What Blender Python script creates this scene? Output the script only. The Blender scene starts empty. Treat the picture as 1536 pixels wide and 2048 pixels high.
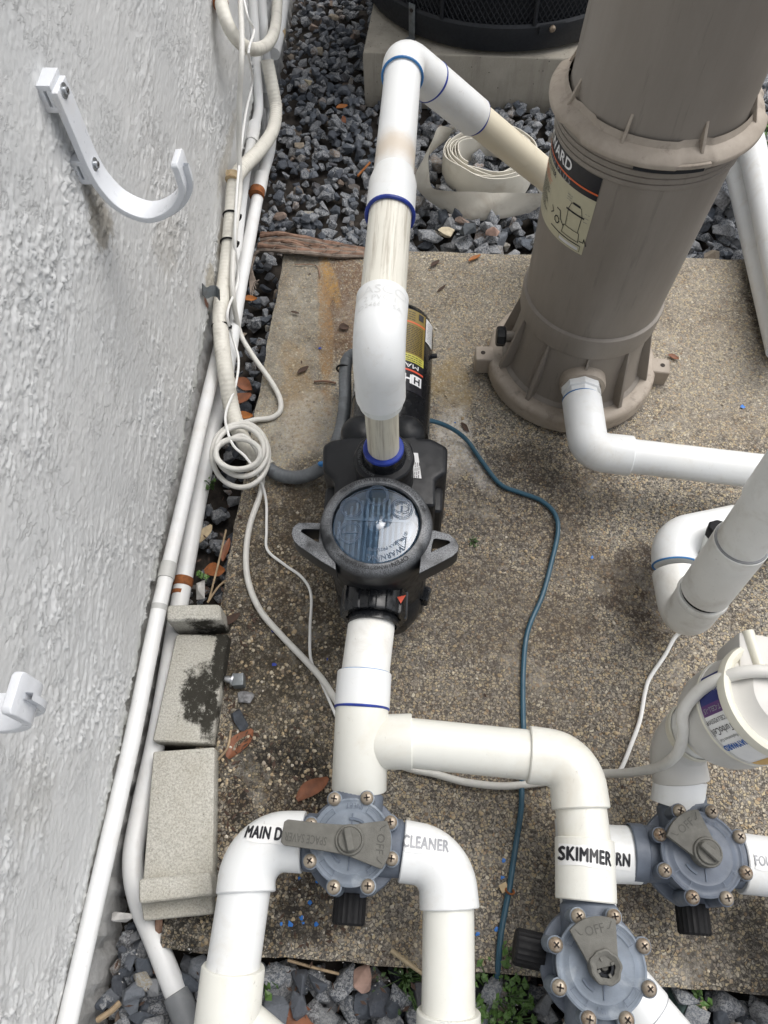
import bpy, bmesh, math, random
import numpy as np
from mathutils import Vector, Matrix
from mathutils.bvhtree import BVHTree
random.seed(7); np.random.seed(7)
S = bpy.context.scene
COL = S.collection
PI = math.pi
R_ = math.radians

# ------------------------------------------------------------------ camera
FPX, CX, CY, HC = 1480.0, 768.0, 1024.0, 1.28       # focal length in photo pixels, camera 1.28 m above the slab
CM = [[0.99753, 0.04155, -0.05661], [0.06369, -0.87485, 0.48020], [-0.02957, -0.48262, -0.87533]]
cam_d = bpy.data.cameras.new('camera'); cam = bpy.data.objects.new('camera', cam_d); COL.objects.link(cam)
cam_d.sensor_fit = 'VERTICAL'; cam_d.sensor_height = 36.0; cam_d.sensor_width = 27.0
cam_d.lens = FPX / 2048 * 36.0; cam_d.clip_start = 0.02; cam_d.clip_end = 200
mw = Matrix.Identity(4)
for i in range(3):
    mw[i][0] = CM[i][0]; mw[i][1] = -CM[i][1]; mw[i][2] = -CM[i][2]
mw[2][3] = HC
cam.matrix_world = mw
S.camera = cam

# ------------------------------------------------------------------ sky, sun, exposure
SUN_EL, SUN_AZ = R_(62), R_(50)          # azimuth clockwise from +Y
W = bpy.data.worlds.new('World'); S.world = W; W.use_nodes = True
wn = W.node_tree; wn.nodes.clear()
sky = wn.nodes.new('ShaderNodeTexSky'); sky.sky_type = 'NISHITA'; sky.sun_disc = False
sky.sun_elevation = SUN_EL; sky.sun_rotation = SUN_AZ; sky.air_density = 1.0; sky.dust_density = 4.0; sky.ozone_density = 1.0
hsv = wn.nodes.new('ShaderNodeHueSaturation'); hsv.inputs['Saturation'].default_value = 0.28
bg = wn.nodes.new('ShaderNodeBackground'); bg.inputs['Strength'].default_value = 0.15
wo = wn.nodes.new('ShaderNodeOutputWorld')
wn.links.new(sky.outputs[0], hsv.inputs['Color']); wn.links.new(hsv.outputs[0], bg.inputs['Color']); wn.links.new(bg.outputs[0], wo.inputs[0])
sd = bpy.data.lights.new('sun', 'SUN'); sun = bpy.data.objects.new('sun', sd); COL.objects.link(sun)
sd.energy = 1.0; sd.angle = R_(50); sd.color = (1.0, 0.965, 0.92)
sdir = Vector((math.sin(SUN_AZ) * math.cos(SUN_EL), math.cos(SUN_AZ) * math.cos(SUN_EL), math.sin(SUN_EL)))
sun.rotation_euler = sdir.to_track_quat('Z', 'Y').to_euler()
vs = S.view_settings
vs.view_transform = 'Standard'; vs.look = 'None'; vs.gamma = 1.0; vs.use_curve_mapping = False
vs.exposure = 0.48

# ------------------------------------------------------------------ measuring helpers (photo pixel -> point at a known height)
def rayd(x, y):
    u, v = (x - CX) / FPX, (y - CY) / FPX
    return Vector([CM[i][0] * u + CM[i][1] * v + CM[i][2] for i in range(3)])
CO = Vector((0, 0, HC))
def at(x, y, z=0.0):
    d = rayd(x, y); return CO + d * ((z - HC) / d.z)
def aty(x, y, Y):
    d = rayd(x, y); return CO + d * (Y / d.y)
def wall_x(y): return -0.473 - 0.0215 * (y - 0.243)
def onwall(x, y, off=0.0):
    d = rayd(x, y); k = -0.473 + 0.0215 * 0.243 + off
    return CO + d * (k / (d.x + 0.0215 * d.y))
def proj(p):
    q = Vector(p) - CO
    c = [sum(CM[i][j] * q[i] for i in range(3)) for j in range(3)]
    return CX + FPX * c[0] / c[2], CY + FPX * c[1] / c[2], FPX / max(c[2], 1e-6)

# ------------------------------------------------------------------ materials
MATS = {}
class NT:
    def __init__(s, name):
        s.m = bpy.data.materials.new(name); s.m.use_nodes = True; s.t = s.m.node_tree; s.t.nodes.clear()
        s.out = s.n('ShaderNodeOutputMaterial'); s.b = s.n('ShaderNodeBsdfPrincipled'); s.l(s.b.outputs[0], s.out.inputs[0])
        s.tc = s.n('ShaderNodeTexCoord'); s.co = s.tc.outputs['Object']
        MATS[name] = s.m
    def n(s, t, **k):
        o = s.t.nodes.new(t)
        for a, v in k.items(): setattr(o, a, v)
        return o
    def l(s, a, b): s.t.links.new(a, b)
    def set(s, sock, v):
        if hasattr(v, 'is_linked') or hasattr(v, 'links'): s.l(v, sock)
        else:
            if isinstance(v, (tuple, list)) and len(v) == 3 and sock.type == 'RGBA': v = (*v, 1)
            sock.default_value = v
    def noise(s, scale, detail=4, rough=.55, co=None, dist=0.0, out='Fac'):
        o = s.n('ShaderNodeTexNoise'); s.l(co or s.co, o.inputs['Vector'])
        o.inputs['Scale'].default_value = scale; o.inputs['Detail'].default_value = detail
        o.inputs['Roughness'].default_value = rough; o.inputs['Distortion'].default_value = dist
        return o.outputs[out]
    def voro(s, scale, feat='F1', co=None, rnd=1.0):
        o = s.n('ShaderNodeTexVoronoi', feature=feat); s.l(co or s.co, o.inputs['Vector'])
        o.inputs['Scale'].default_value = scale; o.inputs['Randomness'].default_value = rnd
        return o
    def ramp(s, f, a, b, c0=(0, 0, 0), c1=(1, 1, 1), mode='LINEAR'):
        o = s.n('ShaderNodeValToRGB'); s.l(f, o.inputs[0]); e = o.color_ramp.elements; o.color_ramp.interpolation = mode
        e[0].position = a; e[1].position = b; e[0].color = (*c0, 1); e[1].color = (*c1, 1)
        return o.outputs[0]
    def ramps(s, f, stops, mode='LINEAR'):
        o = s.n('ShaderNodeValToRGB'); s.l(f, o.inputs[0]); cr = o.color_ramp; cr.interpolation = mode
        while len(cr.elements) < len(stops): cr.elements.new(.5)
        for e, (p, c) in zip(cr.elements, stops): e.position = p; e.color = (*c, 1)
        return o.outputs[0]
    def mix(s, f, a, b, mode='MIX'):
        o = s.n('ShaderNodeMix', data_type='RGBA', blend_type=mode)
        s.set(o.inputs['Factor'], f); s.set(o.inputs['A'], a); s.set(o.inputs['B'], b)
        return o.outputs['Result']
    def math(s, op, a, b=0.0, clamp=False):
        o = s.n('ShaderNodeMath', operation=op, use_clamp=clamp); s.set(o.inputs[0], a); s.set(o.inputs[1], b); return o.outputs[0]
    def bump(s, h, strength=.3, dist=.001, prev=None):
        o = s.n('ShaderNodeBump'); s.l(h, o.inputs['Height']); o.inputs['Strength'].default_value = strength; o.inputs['Distance'].default_value = dist
        if prev is not None: s.l(prev, o.inputs['Normal'])
        s.l(o.outputs[0], s.b.inputs['Normal']); return o.outputs[0]
    def scaled(s, sx, sy, sz, co=None):
        o = s.n('ShaderNodeMapping'); s.l(co or s.co, o.inputs[0]); o.inputs['Scale'].default_value = (sx, sy, sz); return o.outputs[0]
    def blob(s, x, y, rx, ry, wob, rot=0.0):
        # 1 inside an irregular patch of stain round (x, y), 0 outside
        o = s.n('ShaderNodeMapping', vector_type='TEXTURE'); s.l(s.co, o.inputs[0])
        o.inputs['Location'].default_value = (x, y, 0); o.inputs['Rotation'].default_value = (0, 0, rot); o.inputs['Scale'].default_value = (rx, ry, 100)
        g = s.n('ShaderNodeVectorMath', operation='LENGTH'); s.l(o.outputs[0], g.inputs[0])
        v = s.math('ADD', g.outputs['Value'], wob)
        return s.ramp(v, .60, 1.12, (1, 1, 1), (0, 0, 0), 'EASE')

def simple(name, col, rough=.5, var=.12, vscale=30, bump=0.0, bscale=300, dirt=None, dirt_amt=.5, dirt_scale=14, spec=.5, metal=0.0, coat=0.0, streak=None):
    t = NT(name); b = t.b
    c0 = tuple(c * (1 - var) for c in col); c1 = tuple(min(1, c * (1 + var)) for c in col)
    c = t.ramp(t.noise(vscale, 5), .3, .7, c0, c1)
    if dirt:
        m = t.ramp(t.noise(dirt_scale, 8, .65, dist=.4), .52, .75)
        c = t.mix(t.math('MULTIPLY', m, dirt_amt), c, dirt)
    if streak:
        axis, scol, amt, sc = streak
        f = [sc, sc, sc]; f['XYZ'.index(axis)] = sc * .03
        m = t.ramp(t.noise(1.0, 6, .7, co=t.scaled(*f)), .50, .64)
        c = t.mix(t.math('MULTIPLY', m, amt), c, scol)
    if name.startswith('pvc') or name.startswith('conduit'):
        sc1 = t.math('MULTIPLY', t.ramp(t.noise(1.0, 8, .82, co=t.scaled(150, 60, 90), dist=.5), .60, .67), t.ramp(t.noise(9, 4), .42, .60))
        c = t.mix(t.math('MULTIPLY', sc1, .65), c, (.30, .27, .23))
        c = t.mix(t.math('MULTIPLY', t.ramp(t.noise(5, 6, .7), .45, .75), .22), c, (.60, .55, .44))
    t.l(c, b.inputs['Base Color'])
    b.inputs['Roughness'].default_value = rough; b.inputs['Metallic'].default_value = metal; b.inputs['Specular IOR Level'].default_value = spec
    b.inputs['Coat Weight'].default_value = coat
    rr = t.ramp(t.noise(vscale * 2.3, 3), .3, .7, (max(0, rough - .08),) * 3, (min(1, rough + .1),) * 3); t.l(rr, b.inputs['Roughness'])
    if bump: t.bump(t.noise(bscale, 4), bump, .0008)
    return t.m

def M(n): return MATS[n]

simple('pvc_white', (.75, .765, .765), .36, .03, 20, .04, 250, dirt=(.52, .47, .38), dirt_amt=.35, dirt_scale=22)
simple('pvc_cream', (.745, .745, .69), .36, .03, 16, .04, 250, dirt=(.55, .45, .30), dirt_amt=.30, dirt_scale=12)
simple('pvc_stained', (.70, .64, .50), .40, .06, 10, .05, 250, dirt=(.42, .29, .14), dirt_amt=.8, dirt_scale=9)
simple('pvc_streaked', (.70, .68, .60), .42, .04, 20, .05, 250, streak=('Y', (.30, .255, .19), .62, 190))
simple('pvc_stub', (.60, .57, .47), .42, .05, 20, .05, 250, streak=('Z', (.26, .22, .17), .7, 150))
simple('pvc_aged', (.78, .78, .75), .42, .05, 14, .05, 250, dirt=(.36, .31, .24), dirt_amt=.45, dirt_scale=16)
simple('pvc_bushing', (.70, .72, .70), .3, .02, 20, 0)
simple('conduit_white', (.76, .77, .77), .45, .03, 20, .05, 300, dirt=(.50, .46, .40), dirt_amt=.35, dirt_scale=11)
simple('conduit_grey', (.46, .47, .46), .5, .05, 14, .05, 300, dirt=(.60, .60, .58), dirt_amt=.5, dirt_scale=10)
simple('conduit_dark_grey', (.20, .21, .22), .5, .1, 30, .05, 300, dirt=(.35, .36, .35), dirt_amt=.5, dirt_scale=25)
simple('flex_cream', (.70, .68, .61), .5, .06, 20, .1, 300, dirt=(.25, .22, .18), dirt_amt=.55, dirt_scale=30)
simple('flex_grey', (.11, .12, .13), .5, .12, 30, .1, 300, dirt=(.28, .31, .33), dirt_amt=.5, dirt_scale=30)
simple('cable_white', (.66, .65, .61), .5, .05, 30, .03, 300, dirt=(.42, .40, .36), dirt_amt=.5, dirt_scale=30)
simple('wire_white', (.80, .80, .78), .4, .03, 30)
simple('cable_blue', (.025, .085, .13), .45, .12, 40, 0, dirt=(.10, .14, .17), dirt_amt=.4)
simple('black_plastic', (.009, .010, .012), .40, .2, 40, .15, 500, dirt=(.04, .04, .04), dirt_amt=.35, dirt_scale=30, spec=.32)
simple('black_gloss', (.007, .008, .010), .22, .2, 40, .0, dirt=(.03, .028, .025), dirt_amt=.3)
simple('black_rubber', (.010, .010, .011), .6, .2, 60, spec=.2)
simple('black_mesh', (.010, .012, .016), .55, .2, 60, .2, 300)
simple('black_inner', (.006, .008, .012), .7, .2, 20)
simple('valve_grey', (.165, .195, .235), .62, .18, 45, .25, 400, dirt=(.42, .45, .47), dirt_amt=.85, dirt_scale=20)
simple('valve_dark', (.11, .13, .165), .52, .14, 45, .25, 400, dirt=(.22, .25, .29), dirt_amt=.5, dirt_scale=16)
simple('handle_grey', (.125, .122, .108), .72, .14, 60, .5, 700, dirt=(.19, .185, .165), dirt_amt=.5, dirt_scale=40)
simple('handle_print', (.085, .083, .074), .75, .1, 60)
t = NT('screw_steel'); oi = t.n('ShaderNodeObjectInfo')
m = t.math('MULTIPLY', t.ramp(t.noise(160, 6, .7), .35, .62), t.ramp(oi.outputs['Random'], .0, 1.0, (.25, .25, .25), (1, 1, 1)))
t.l(t.mix(m, (.40, .35, .28), (.17, .10, .055)), t.b.inputs['Base Color']); t.b.inputs['Metallic'].default_value = .6; t.b.inputs['Roughness'].default_value = .45; t.bump(t.noise(500, 4), .2, .0006)
simple('screw_slot', (.03, .022, .017), .8, .2, 60)
simple('zinc', (.50, .52, .54), .35, .15, 60, metal=.9, dirt=(.3, .25, .2), dirt_amt=.4, dirt_scale=60)
simple('galvanised', (.20, .22, .23), .5, .2, 60, .1, 300, metal=.4, dirt=(.10, .07, .05), dirt_amt=.6, dirt_scale=40)
simple('rust', (.25, .085, .025), .85, .35, 90, .6, 500, dirt=(.07, .035, .02), dirt_amt=.9, dirt_scale=60)
simple('rust_pale', (.52, .40, .24), .7, .2, 90, .2, 400, dirt=(.28, .11, .03), dirt_amt=.9, dirt_scale=60)
simple('hose_fabric', (.70, .67, .59), .55, .06, 14, .9, 45, dirt=(.42, .36, .28), dirt_amt=.7, dirt_scale=16)
simple('hose_violet', (.42, .39, .45), .55, .1, 24)
simple('hook_white', (.72, .74, .77), .32, .03, 20, .03, 300, dirt=(.66, .57, .45), dirt_amt=.4, dirt_scale=9)
simple('primer_blue', (.012, .035, .26), .4, .3, 60)
simple('primer_teal', (.03, .17, .42), .4, .2, 60)
simple('drop_blue', (.01, .16, .55), .4, .2, 90)
simple('stub_glue', (.55, .52, .42), .4, .1, 60)
simple('cell_grey', (.56, .55, .52), .42, .03, 20, dirt=(.48, .46, .41), dirt_amt=.4)
simple('cell_cream', (.70, .68, .58), .38, .03, 20, dirt=(.5, .44, .32), dirt_amt=.4)
simple('bark', (.20, .12, .085), .9, .45, 60, .8, 160, streak=('X', (.36, .25, .18), .7, 120))
simple('bark_grey', (.22, .18, .15), .9, .4, 60, .8, 160)
simple('leaf_brown', (.20, .075, .035), .6, .35, 60, .3, 200)
simple('leaf_orange', (.34, .12, .025), .6, .3, 60, .3, 200)
simple('leaf_tan', (.42, .34, .22), .7, .25, 60, .3, 200)
simple('leaf_dark', (.07, .042, .03), .8, .35, 60, .3, 200)
simple('twig', (.36, .27, .17), .85, .3, 80, .3, 200)
simple('weed_green', (.075, .155, .03), .5, .35, 40)
simple('weed_dark', (.05, .10, .025), .55, .3, 40)
simple('soil', (.035, .029, .024), .95, .5, 60, 1.0, 200)
simple('coal_stone', (.05, .058, .07), .8, .4, 60, .8, 250)
simple('roof_eave', (.035, .04, .05), .7, .1, 4)
for nm, c in dict(print_black=(.012, .012, .016), print_white=(.80, .80, .80), print_tan=(.50, .47, .33), print_orange=(.66, .13, .035), print_gold=(.24, .17, .035),
                  print_yellow=(.55, .52, .10), print_red=(.70, .10, .05), print_navy=(.02, .03, .16), print_purple=(.10, .03, .16), print_amber=(.55, .30, .015),
                  print_blue=(.01, .11, .42), print_grey=(.25, .25, .24), print_silver=(.62, .62, .62), print_faded=(.30, .31, .33), sticker_white=(.80, .80, .79)).items():
    simple(nm, c, .38, .04, 60)
simple('emboss_pvc', (.64, .65, .64), .45, .02, 30)
simple('emboss_valve', (.10, .125, .165), .6, .05, 30)
simple('emboss_black', (.10, .105, .11), .6, .05, 30)
simple('basket_grey', (.55, .60, .66), .5, .1, 40)

# --- tank plastic
t = NT('tank_tan')
c = t.ramp(t.noise(3, 5), .3, .7, (.20, .176, .149), (.255, .226, .193))
c = t.mix(t.math('MULTIPLY', t.ramp(t.noise(1.0, 7, .7, co=t.scaled(14, 14, 2.6)), .42, .75), .42), c, (.33, .295, .255))
c = t.mix(t.math('MULTIPLY', t.ramp(t.noise(1.0, 6, .7, co=t.scaled(70, 70, 5)), .58, .66), .30), c, (.115, .10, .085))
c = t.mix(t.math('MULTIPLY', t.ramp(t.noise(240, 3, .8), .62, .72), .25), c, (.30, .27, .24))
t.l(c, t.b.inputs['Base Color']); t.l(t.ramp(t.noise(12, 5), .3, .7, (.42,) * 3, (.62,) * 3), t.b.inputs['Roughness']); t.bump(t.noise(500, 4), .12, .0006)
t = NT('tank_pale')
c = t.ramp(t.noise(18, 6, .65), .35, .65, (.30, .255, .205), (.40, .345, .285))
c = t.mix(t.math('MULTIPLY', t.ramp(t.noise(40, 7, .7), .55, .7), .6), c, (.13, .105, .085))
t.l(c, t.b.inputs['Base Color']); t.b.inputs['Roughness'].default_value = .6; t.bump(t.noise(500, 4), .15, .0006)

# --- chalky weathered ring of the strainer lid
t = NT('black_chalky')
m = t.math('MULTIPLY', t.ramp(t.noise(22, 3), .36, .56), t.ramp(t.noise(700, 3, .8), .36, .58))
geo = t.n('ShaderNodeNewGeometry'); sx = t.n('ShaderNodeSeparateXYZ'); t.l(geo.outputs['Normal'], sx.inputs[0])
m = t.math('MULTIPLY', m, t.ramp(sx.outputs['Z'], .25, .85))
t.l(t.mix(t.math('MULTIPLY', m, .9), (.010, .011, .013), (.23, .24, .255)), t.b.inputs['Base Color'])
t.b.inputs['Roughness'].default_value = .42; t.bump(t.noise(900, 3), .25, .0006)

# --- clear smoked lens
t = NT('smoked_lens')
tr_ = t.n('ShaderNodeBsdfTransparent'); tr_.inputs[0].default_value = (.74, .81, .87, 1)
gl_ = t.n('ShaderNodeBsdfGlossy'); gl_.inputs['Roughness'].default_value = .03; gl_.inputs[0].default_value = (.95, .97, 1, 1)
fr_ = t.n('ShaderNodeFresnel'); fr_.inputs[0].default_value = 1.85
mx_ = t.n('ShaderNodeMixShader'); t.l(fr_.outputs[0], mx_.inputs[0]); t.l(tr_.outputs[0], mx_.inputs[1]); t.l(gl_.outputs[0], mx_.inputs[2]); t.l(mx_.outputs[0], t.out.inputs[0])

# --- stucco
t = NT('stucco')
c = t.ramp(t.noise(5, 6, .6), .3, .7, (.575, .584, .583), (.645, .648, .64))
c = t.mix(t.math('MULTIPLY', t.ramp(t.noise(14, 8, .7), .60, .78), .35), c, (.38, .36, .33))
sz = t.n('ShaderNodeSeparateXYZ'); t.l(t.co, sz.inputs[0])
def wstain(px, py, ry, rz, col, amt):
    global c
    p = onwall(px, py) - Vector((wall_x(.2), .2, -.1)); o = t.n('ShaderNodeMapping', vector_type='TEXTURE'); t.l(t.co, o.inputs[0])
    o.inputs['Location'].default_value = (0, p.y, p.z); o.inputs['Scale'].default_value = (100, ry, rz); g_ = t.n('ShaderNodeVectorMath', operation='LENGTH'); t.l(o.outputs[0], g_.inputs[0])
    v = t.math('ADD', g_.outputs['Value'], t.math('MULTIPLY', t.math('SUBTRACT', t.noise(38, 8, .75), .5), 1.8))
    c = t.mix(t.math('MULTIPLY', t.ramp(v, .5, 1.15, (1, 1, 1), (0, 0, 0), 'EASE'), amt), c, col)
wstain(195, 440, .05, .05, (.27, .24, .19), .7); wstain(165, 370, .03, .05, (.30, .27, .22), .5); wstain(409, 606, .012, .026, (.20, .06, .02), .9); wstain(415, 560, .05, .04, (.40, .36, .28), .7); wstain(440, 470, .10, .03, (.42, .38, .30), .6); wstain(452, 300, .20, .03, (.40, .37, .31), .5)
wstain(330, 480, .10, .08, (.44, .42, .38), .4); wstain(60, 1600, .06, .08, (.44, .43, .40), .35)
low = t.math('MULTIPLY', t.ramp(t.math('ADD', sz.outputs['Z'], t.math('MULTIPLY', t.noise(30, 5, .7), .06)), .205, .250, (1, 1, 1), (0, 0, 0)), .55)
c = t.mix(low, c, (.22, .225, .17))
t.l(c, t.b.inputs['Base Color']); t.b.inputs['Roughness'].default_value = .62; t.b.inputs['Specular IOR Level'].default_value = .35
cs_ = t.scaled(1, .60, 1.0)
pm = t.ramp(t.noise(6, 5, .6, co=cs_), .40, .60)
h1 = t.math('MULTIPLY', t.ramp(t.noise(20, 12, .66, co=cs_, dist=.25), .52, .545), pm)
h2 = t.math('MULTIPLY', t.ramp(t.noise(62, 9, .70, co=cs_, dist=.25), .56, .60), t.ramp(t.noise(7, 4, .6), .50, .60))
h3 = t.math('MULTIPLY', t.ramp(t.noise(170, 8, .75, co=cs_), .52, .62), t.ramp(t.noise(8, 5, .65, co=cs_), .54, .62))
hh_ = t.math('ADD', t.math('ADD', t.math('MULTIPLY', h1, .55), t.math('MULTIPLY', h2, .55)), t.math('ADD', t.math('MULTIPLY', h3, .45), t.math('MULTIPLY', t.noise(500, 4, .7), .16)))
nb = t.bump(hh_, .75, .0022)

# --- wall footing
t = NT('footing')
c = t.ramp(t.noise(20, 8, .7), .3, .7, (.44, .44, .43), (.62, .62, .61))
c = t.mix(t.math('MULTIPLY', t.ramp(t.noise(9, 6, .7), .5, .7), .6), c, (.10, .095, .085))
t.l(c, t.b.inputs['Base Color']); t.b.inputs['Roughness'].default_value = .85; t.bump(t.noise(60, 8, .75), .9, .006)
# --- cast concrete of the far pad
t = NT('cast_concrete')
c = t.ramp(t.noise(8, 8, .65), .3, .7, (.33, .30, .245), (.46, .425, .36))
c = t.mix(t.math('MULTIPLY', t.ramp(t.noise(1, 6, .7, co=t.scaled(26, 26, 2.5)), .5, .68), .5), c, (.22, .20, .165))
c = t.mix(t.ramp(t.voro(55).outputs['Distance'], .07, .11, (1, 1, 1), (0, 0, 0)), c, (.09, .085, .08))
t.l(c, t.b.inputs['Base Color']); t.b.inputs['Roughness'].default_value = .85; t.bump(t.noise(120, 7, .7), .5, .003)
# --- precast blocks
t = NT('precast')
c = t.ramp(t.noise(330, 3, .8), .35, .62, (.34, .33, .295), (.62, .61, .555))
c = t.mix(t.math('MULTIPLY', t.ramp(t.noise(9, 6, .65), .35, .7), .4), c, (.30, .265, .19))
g = t.n('ShaderNodeNewGeometry'); s2 = t.n('ShaderNodeSeparateXYZ'); t.l(g.outputs['Normal'], s2.inputs[0])
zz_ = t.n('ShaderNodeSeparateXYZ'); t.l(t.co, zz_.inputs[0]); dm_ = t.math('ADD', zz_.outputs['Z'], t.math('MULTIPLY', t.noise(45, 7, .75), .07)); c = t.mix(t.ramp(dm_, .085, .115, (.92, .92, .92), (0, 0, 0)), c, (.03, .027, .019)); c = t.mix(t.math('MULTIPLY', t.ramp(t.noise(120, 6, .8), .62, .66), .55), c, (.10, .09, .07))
t.l(c, t.b.inputs['Base Color']); t.b.inputs['Roughness'].default_value = .9; t.bump(t.noise(330, 4, .8), .6, .0018)
t = NT('precast_mossy')
c = t.ramp(t.noise(330, 3, .8), .35, .62, (.34, .33, .295), (.62, .61, .555))
c = t.mix(t.math('MULTIPLY', t.ramp(t.noise(9, 6, .65), .35, .7), .4), c, (.30, .265, .19))
wob = t.math('MULTIPLY', t.math('SUBTRACT', t.noise(24, 8, .75), .5), 2.6)
for (px, py, rx, ry) in ((395, 1385, .036, .055), (440, 1320, .018, .07), (425, 1262, .05, .012), (420, 1430, .02, .05)):
    p = at(px, py, .03) - at(390, 1380, -.06)
    m = t.blob(p.x, p.y, rx, ry, wob)
    m = t.math('MULTIPLY', m, t.ramp(t.noise(110, 6, .8), .30, .42))
    c = t.mix(t.math('MULTIPLY', m, .98), c, (.020, .018, .012))
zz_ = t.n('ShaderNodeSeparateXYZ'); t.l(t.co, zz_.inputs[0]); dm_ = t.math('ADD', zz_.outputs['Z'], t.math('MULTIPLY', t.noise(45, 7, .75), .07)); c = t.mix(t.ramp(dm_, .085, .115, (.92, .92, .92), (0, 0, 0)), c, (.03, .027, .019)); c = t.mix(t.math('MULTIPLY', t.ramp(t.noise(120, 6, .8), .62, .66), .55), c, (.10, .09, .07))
t.l(c, t.b.inputs['Base Color']); t.b.inputs['Roughness'].default_value = .9; t.bump(t.noise(330, 4, .8), .6, .0018)

# --- exposed aggregate slab
t = NT('aggregate')
wv = t.n('ShaderNodeVectorMath', operation='ADD'); t.l(t.co, wv.inputs[0])
nz = t.n('ShaderNodeVectorMath', operation='SCALE'); t.l(t.noise(120, 2, out='Color'), nz.inputs[0]); nz.inputs['Scale'].default_value = .005; t.l(nz.outputs[0], wv.inputs[1])
V1 = t.voro(205, co=wv.outputs[0]); VE = t.voro(205, 'DISTANCE_TO_EDGE', co=wv.outputs[0]); V2 = t.voro(460, co=wv.outputs[0])
sep = t.n('ShaderNodeSeparateColor'); t.l(V1.outputs['Color'], sep.inputs[0])
peb = t.ramps(sep.outputs[0], [(0, (.42, .32, .19)), (.2, (.50, .43, .31)), (.4, (.30, .275, .24)), (.55, (.56, .47, .30)), (.7, (.24, .22, .20)), (.85, (.62, .56, .44)), (.95, (.34, .24, .15)), (1, (.10, .09, .08))])
keep = t.math('MULTIPLY', t.ramp(VE.outputs['Distance'], .05, .15), t.ramp(sep.outputs[1], .26, .34))
sep2 = t.n('ShaderNodeSeparateColor'); t.l(V2.outputs['Color'], sep2.inputs[0])
sand = t.ramps(sep2.outputs[0], [(0, (.050, .046, .042)), (.4, (.12, .11, .098)), (.7, (.20, .185, .16)), (.9, (.34, .31, .26)), (1, (.48, .44, .37))])
c_s, c_p = sand, peb
big = t.noise(6, 8, .65)
wob = t.math('MULTIPLY', t.math('SUBTRACT', t.noise(11, 8, .7), .5), 1.7)
def P(px, py): return at(px, py, 0)
def stain(px, py, rx, ry, col, amt, rot=0.0, fine=None):
    global c_s, c_p
    p = P(px, py); m = t.blob(p.x, p.y, rx, ry, wob, rot)
    if fine: m = t.math('MULTIPLY', m, t.ramp(t.noise(fine, 6, .8), .32, .52))
    c_s = t.mix(t.math('MULTIPLY', m, amt), c_s, col); c_p = t.mix(t.math('MULTIPLY', m, amt * (.66 if max(col) < .2 else .30)), c_p, col)
# weathering with shapes of its own: cleaner sandy cement at the back and left, dark algae toward the front and centre
stain(640, 640, .30, .55, (.40, .365, .295), .40, 0, 200)
stain(570, 680, .13, .48, (.47, .445, .375), .70, 0, 60)
stain(1000, 600, .38, .42, (.38, .34, .265), .36, 0, 260)
stain(1400, 620, .34, .50, (.46, .40, .31), .36, 0, 260)
stain(600, 640, .12, .40, (.12, .10, .075), .55, .1, 26)
stain(690, 590, .060, .26, (.15, .085, .05), .85, .1, 60)
stain(650, 640, .020, .34, (.33, .20, .09), .80, .12, 14)
stain(662, 560, .016, .10, (.42, .25, .08), .7, .3, 22)
stain(600, 790, .05, .18, (.34, .23, .11), .6, .25, 20)
stain(905, 770, .06, .085, (.33, .24, .11), .75, 0, 24)
stain(905, 880, .05, .11, (.70, .66, .60), .85, 0, 70)
stain(960, 940, .03, .07, (.66, .64, .61), .75, .4, 60)
stain(620, 850, .07, .10, (.55, .52, .46), .6, 0, 60)
stain(560, 1180, .15, .28, (.050, .040, .028), .85, 0, 40)
stain(620, 1010, .08, .16, (.06, .048, .035), .75, 0, 40)
stain(590, 1420, .16, .18, (.050, .042, .030), .80, 0, 40)
stain(540, 1600, .15, .12, (.014, .012, .010), .95, 0, 30)
stain(640, 1790, .11, .07, (.020, .015, .012), .92, .3, 40)
stain(450, 1850, .14, .08, (.022, .02, .016), .92, 0, 40)
stain(1000, 1120, .27, .25, (.070, .056, .044), .50, 0, 70)
stain(930, 1330, .28, .24, (.080, .066, .052), .46, 0, 70)
stain(1060, 1000, .20, .12, (.055, .045, .038), .46, 0, 70)
stain(1300, 1190, .11, .11, (.035, .024, .020), .85, 0, 60)
stain(1080, 930, .18, .06, (.035, .029, .024), .62, 0, 80)
stain(1250, 1430, .34, .38, (.11, .085, .06), .25, 0, 120)
stain(900, 1850, .32, .10, (.10, .09, .08), .30, 0, 120)
stain(1530, 620, .05, .24, (.045, .035, .027), .9, 0, 60)
stain(1500, 1950, .12, .12, (.04, .034, .028), .8, 0, 80)
mb1 = t.math('MULTIPLY', t.ramp(t.noise(5, 8, .7), .50, .66), t.ramp(t.noise(60, 6, .8), .34, .56))
c_s = t.mix(t.math('MULTIPLY', mb1, .60), c_s, (.085, .058, .036)); c_p = t.mix(t.math('MULTIPLY', mb1, .35), c_p, (.20, .13, .07))
mb2 = t.math('MULTIPLY', t.ramp(t.noise(8, 8, .7, dist=.3), .54, .66), t.ramp(t.noise(90, 6, .8), .36, .56))
c_s = t.mix(t.math('MULTIPLY', mb2, .5), c_s, (.50, .47, .41))
c = t.mix(keep, c_s, c_p)
c = t.mix(t.math('MULTIPLY', t.ramp(t.noise(40, 8, .78), .58, .72), .50), c, (.05, .043, .036))
t.l(c, t.b.inputs['Base Color']); t.b.inputs['Roughness'].default_value = .85; t.b.inputs['Specular IOR Level'].default_value = .3
hb = t.math('ADD', t.math('MULTIPLY', keep, .7), t.math('MULTIPLY', t.noise(600, 3), .5))
t.bump(hb, .75, .0022)

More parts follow.
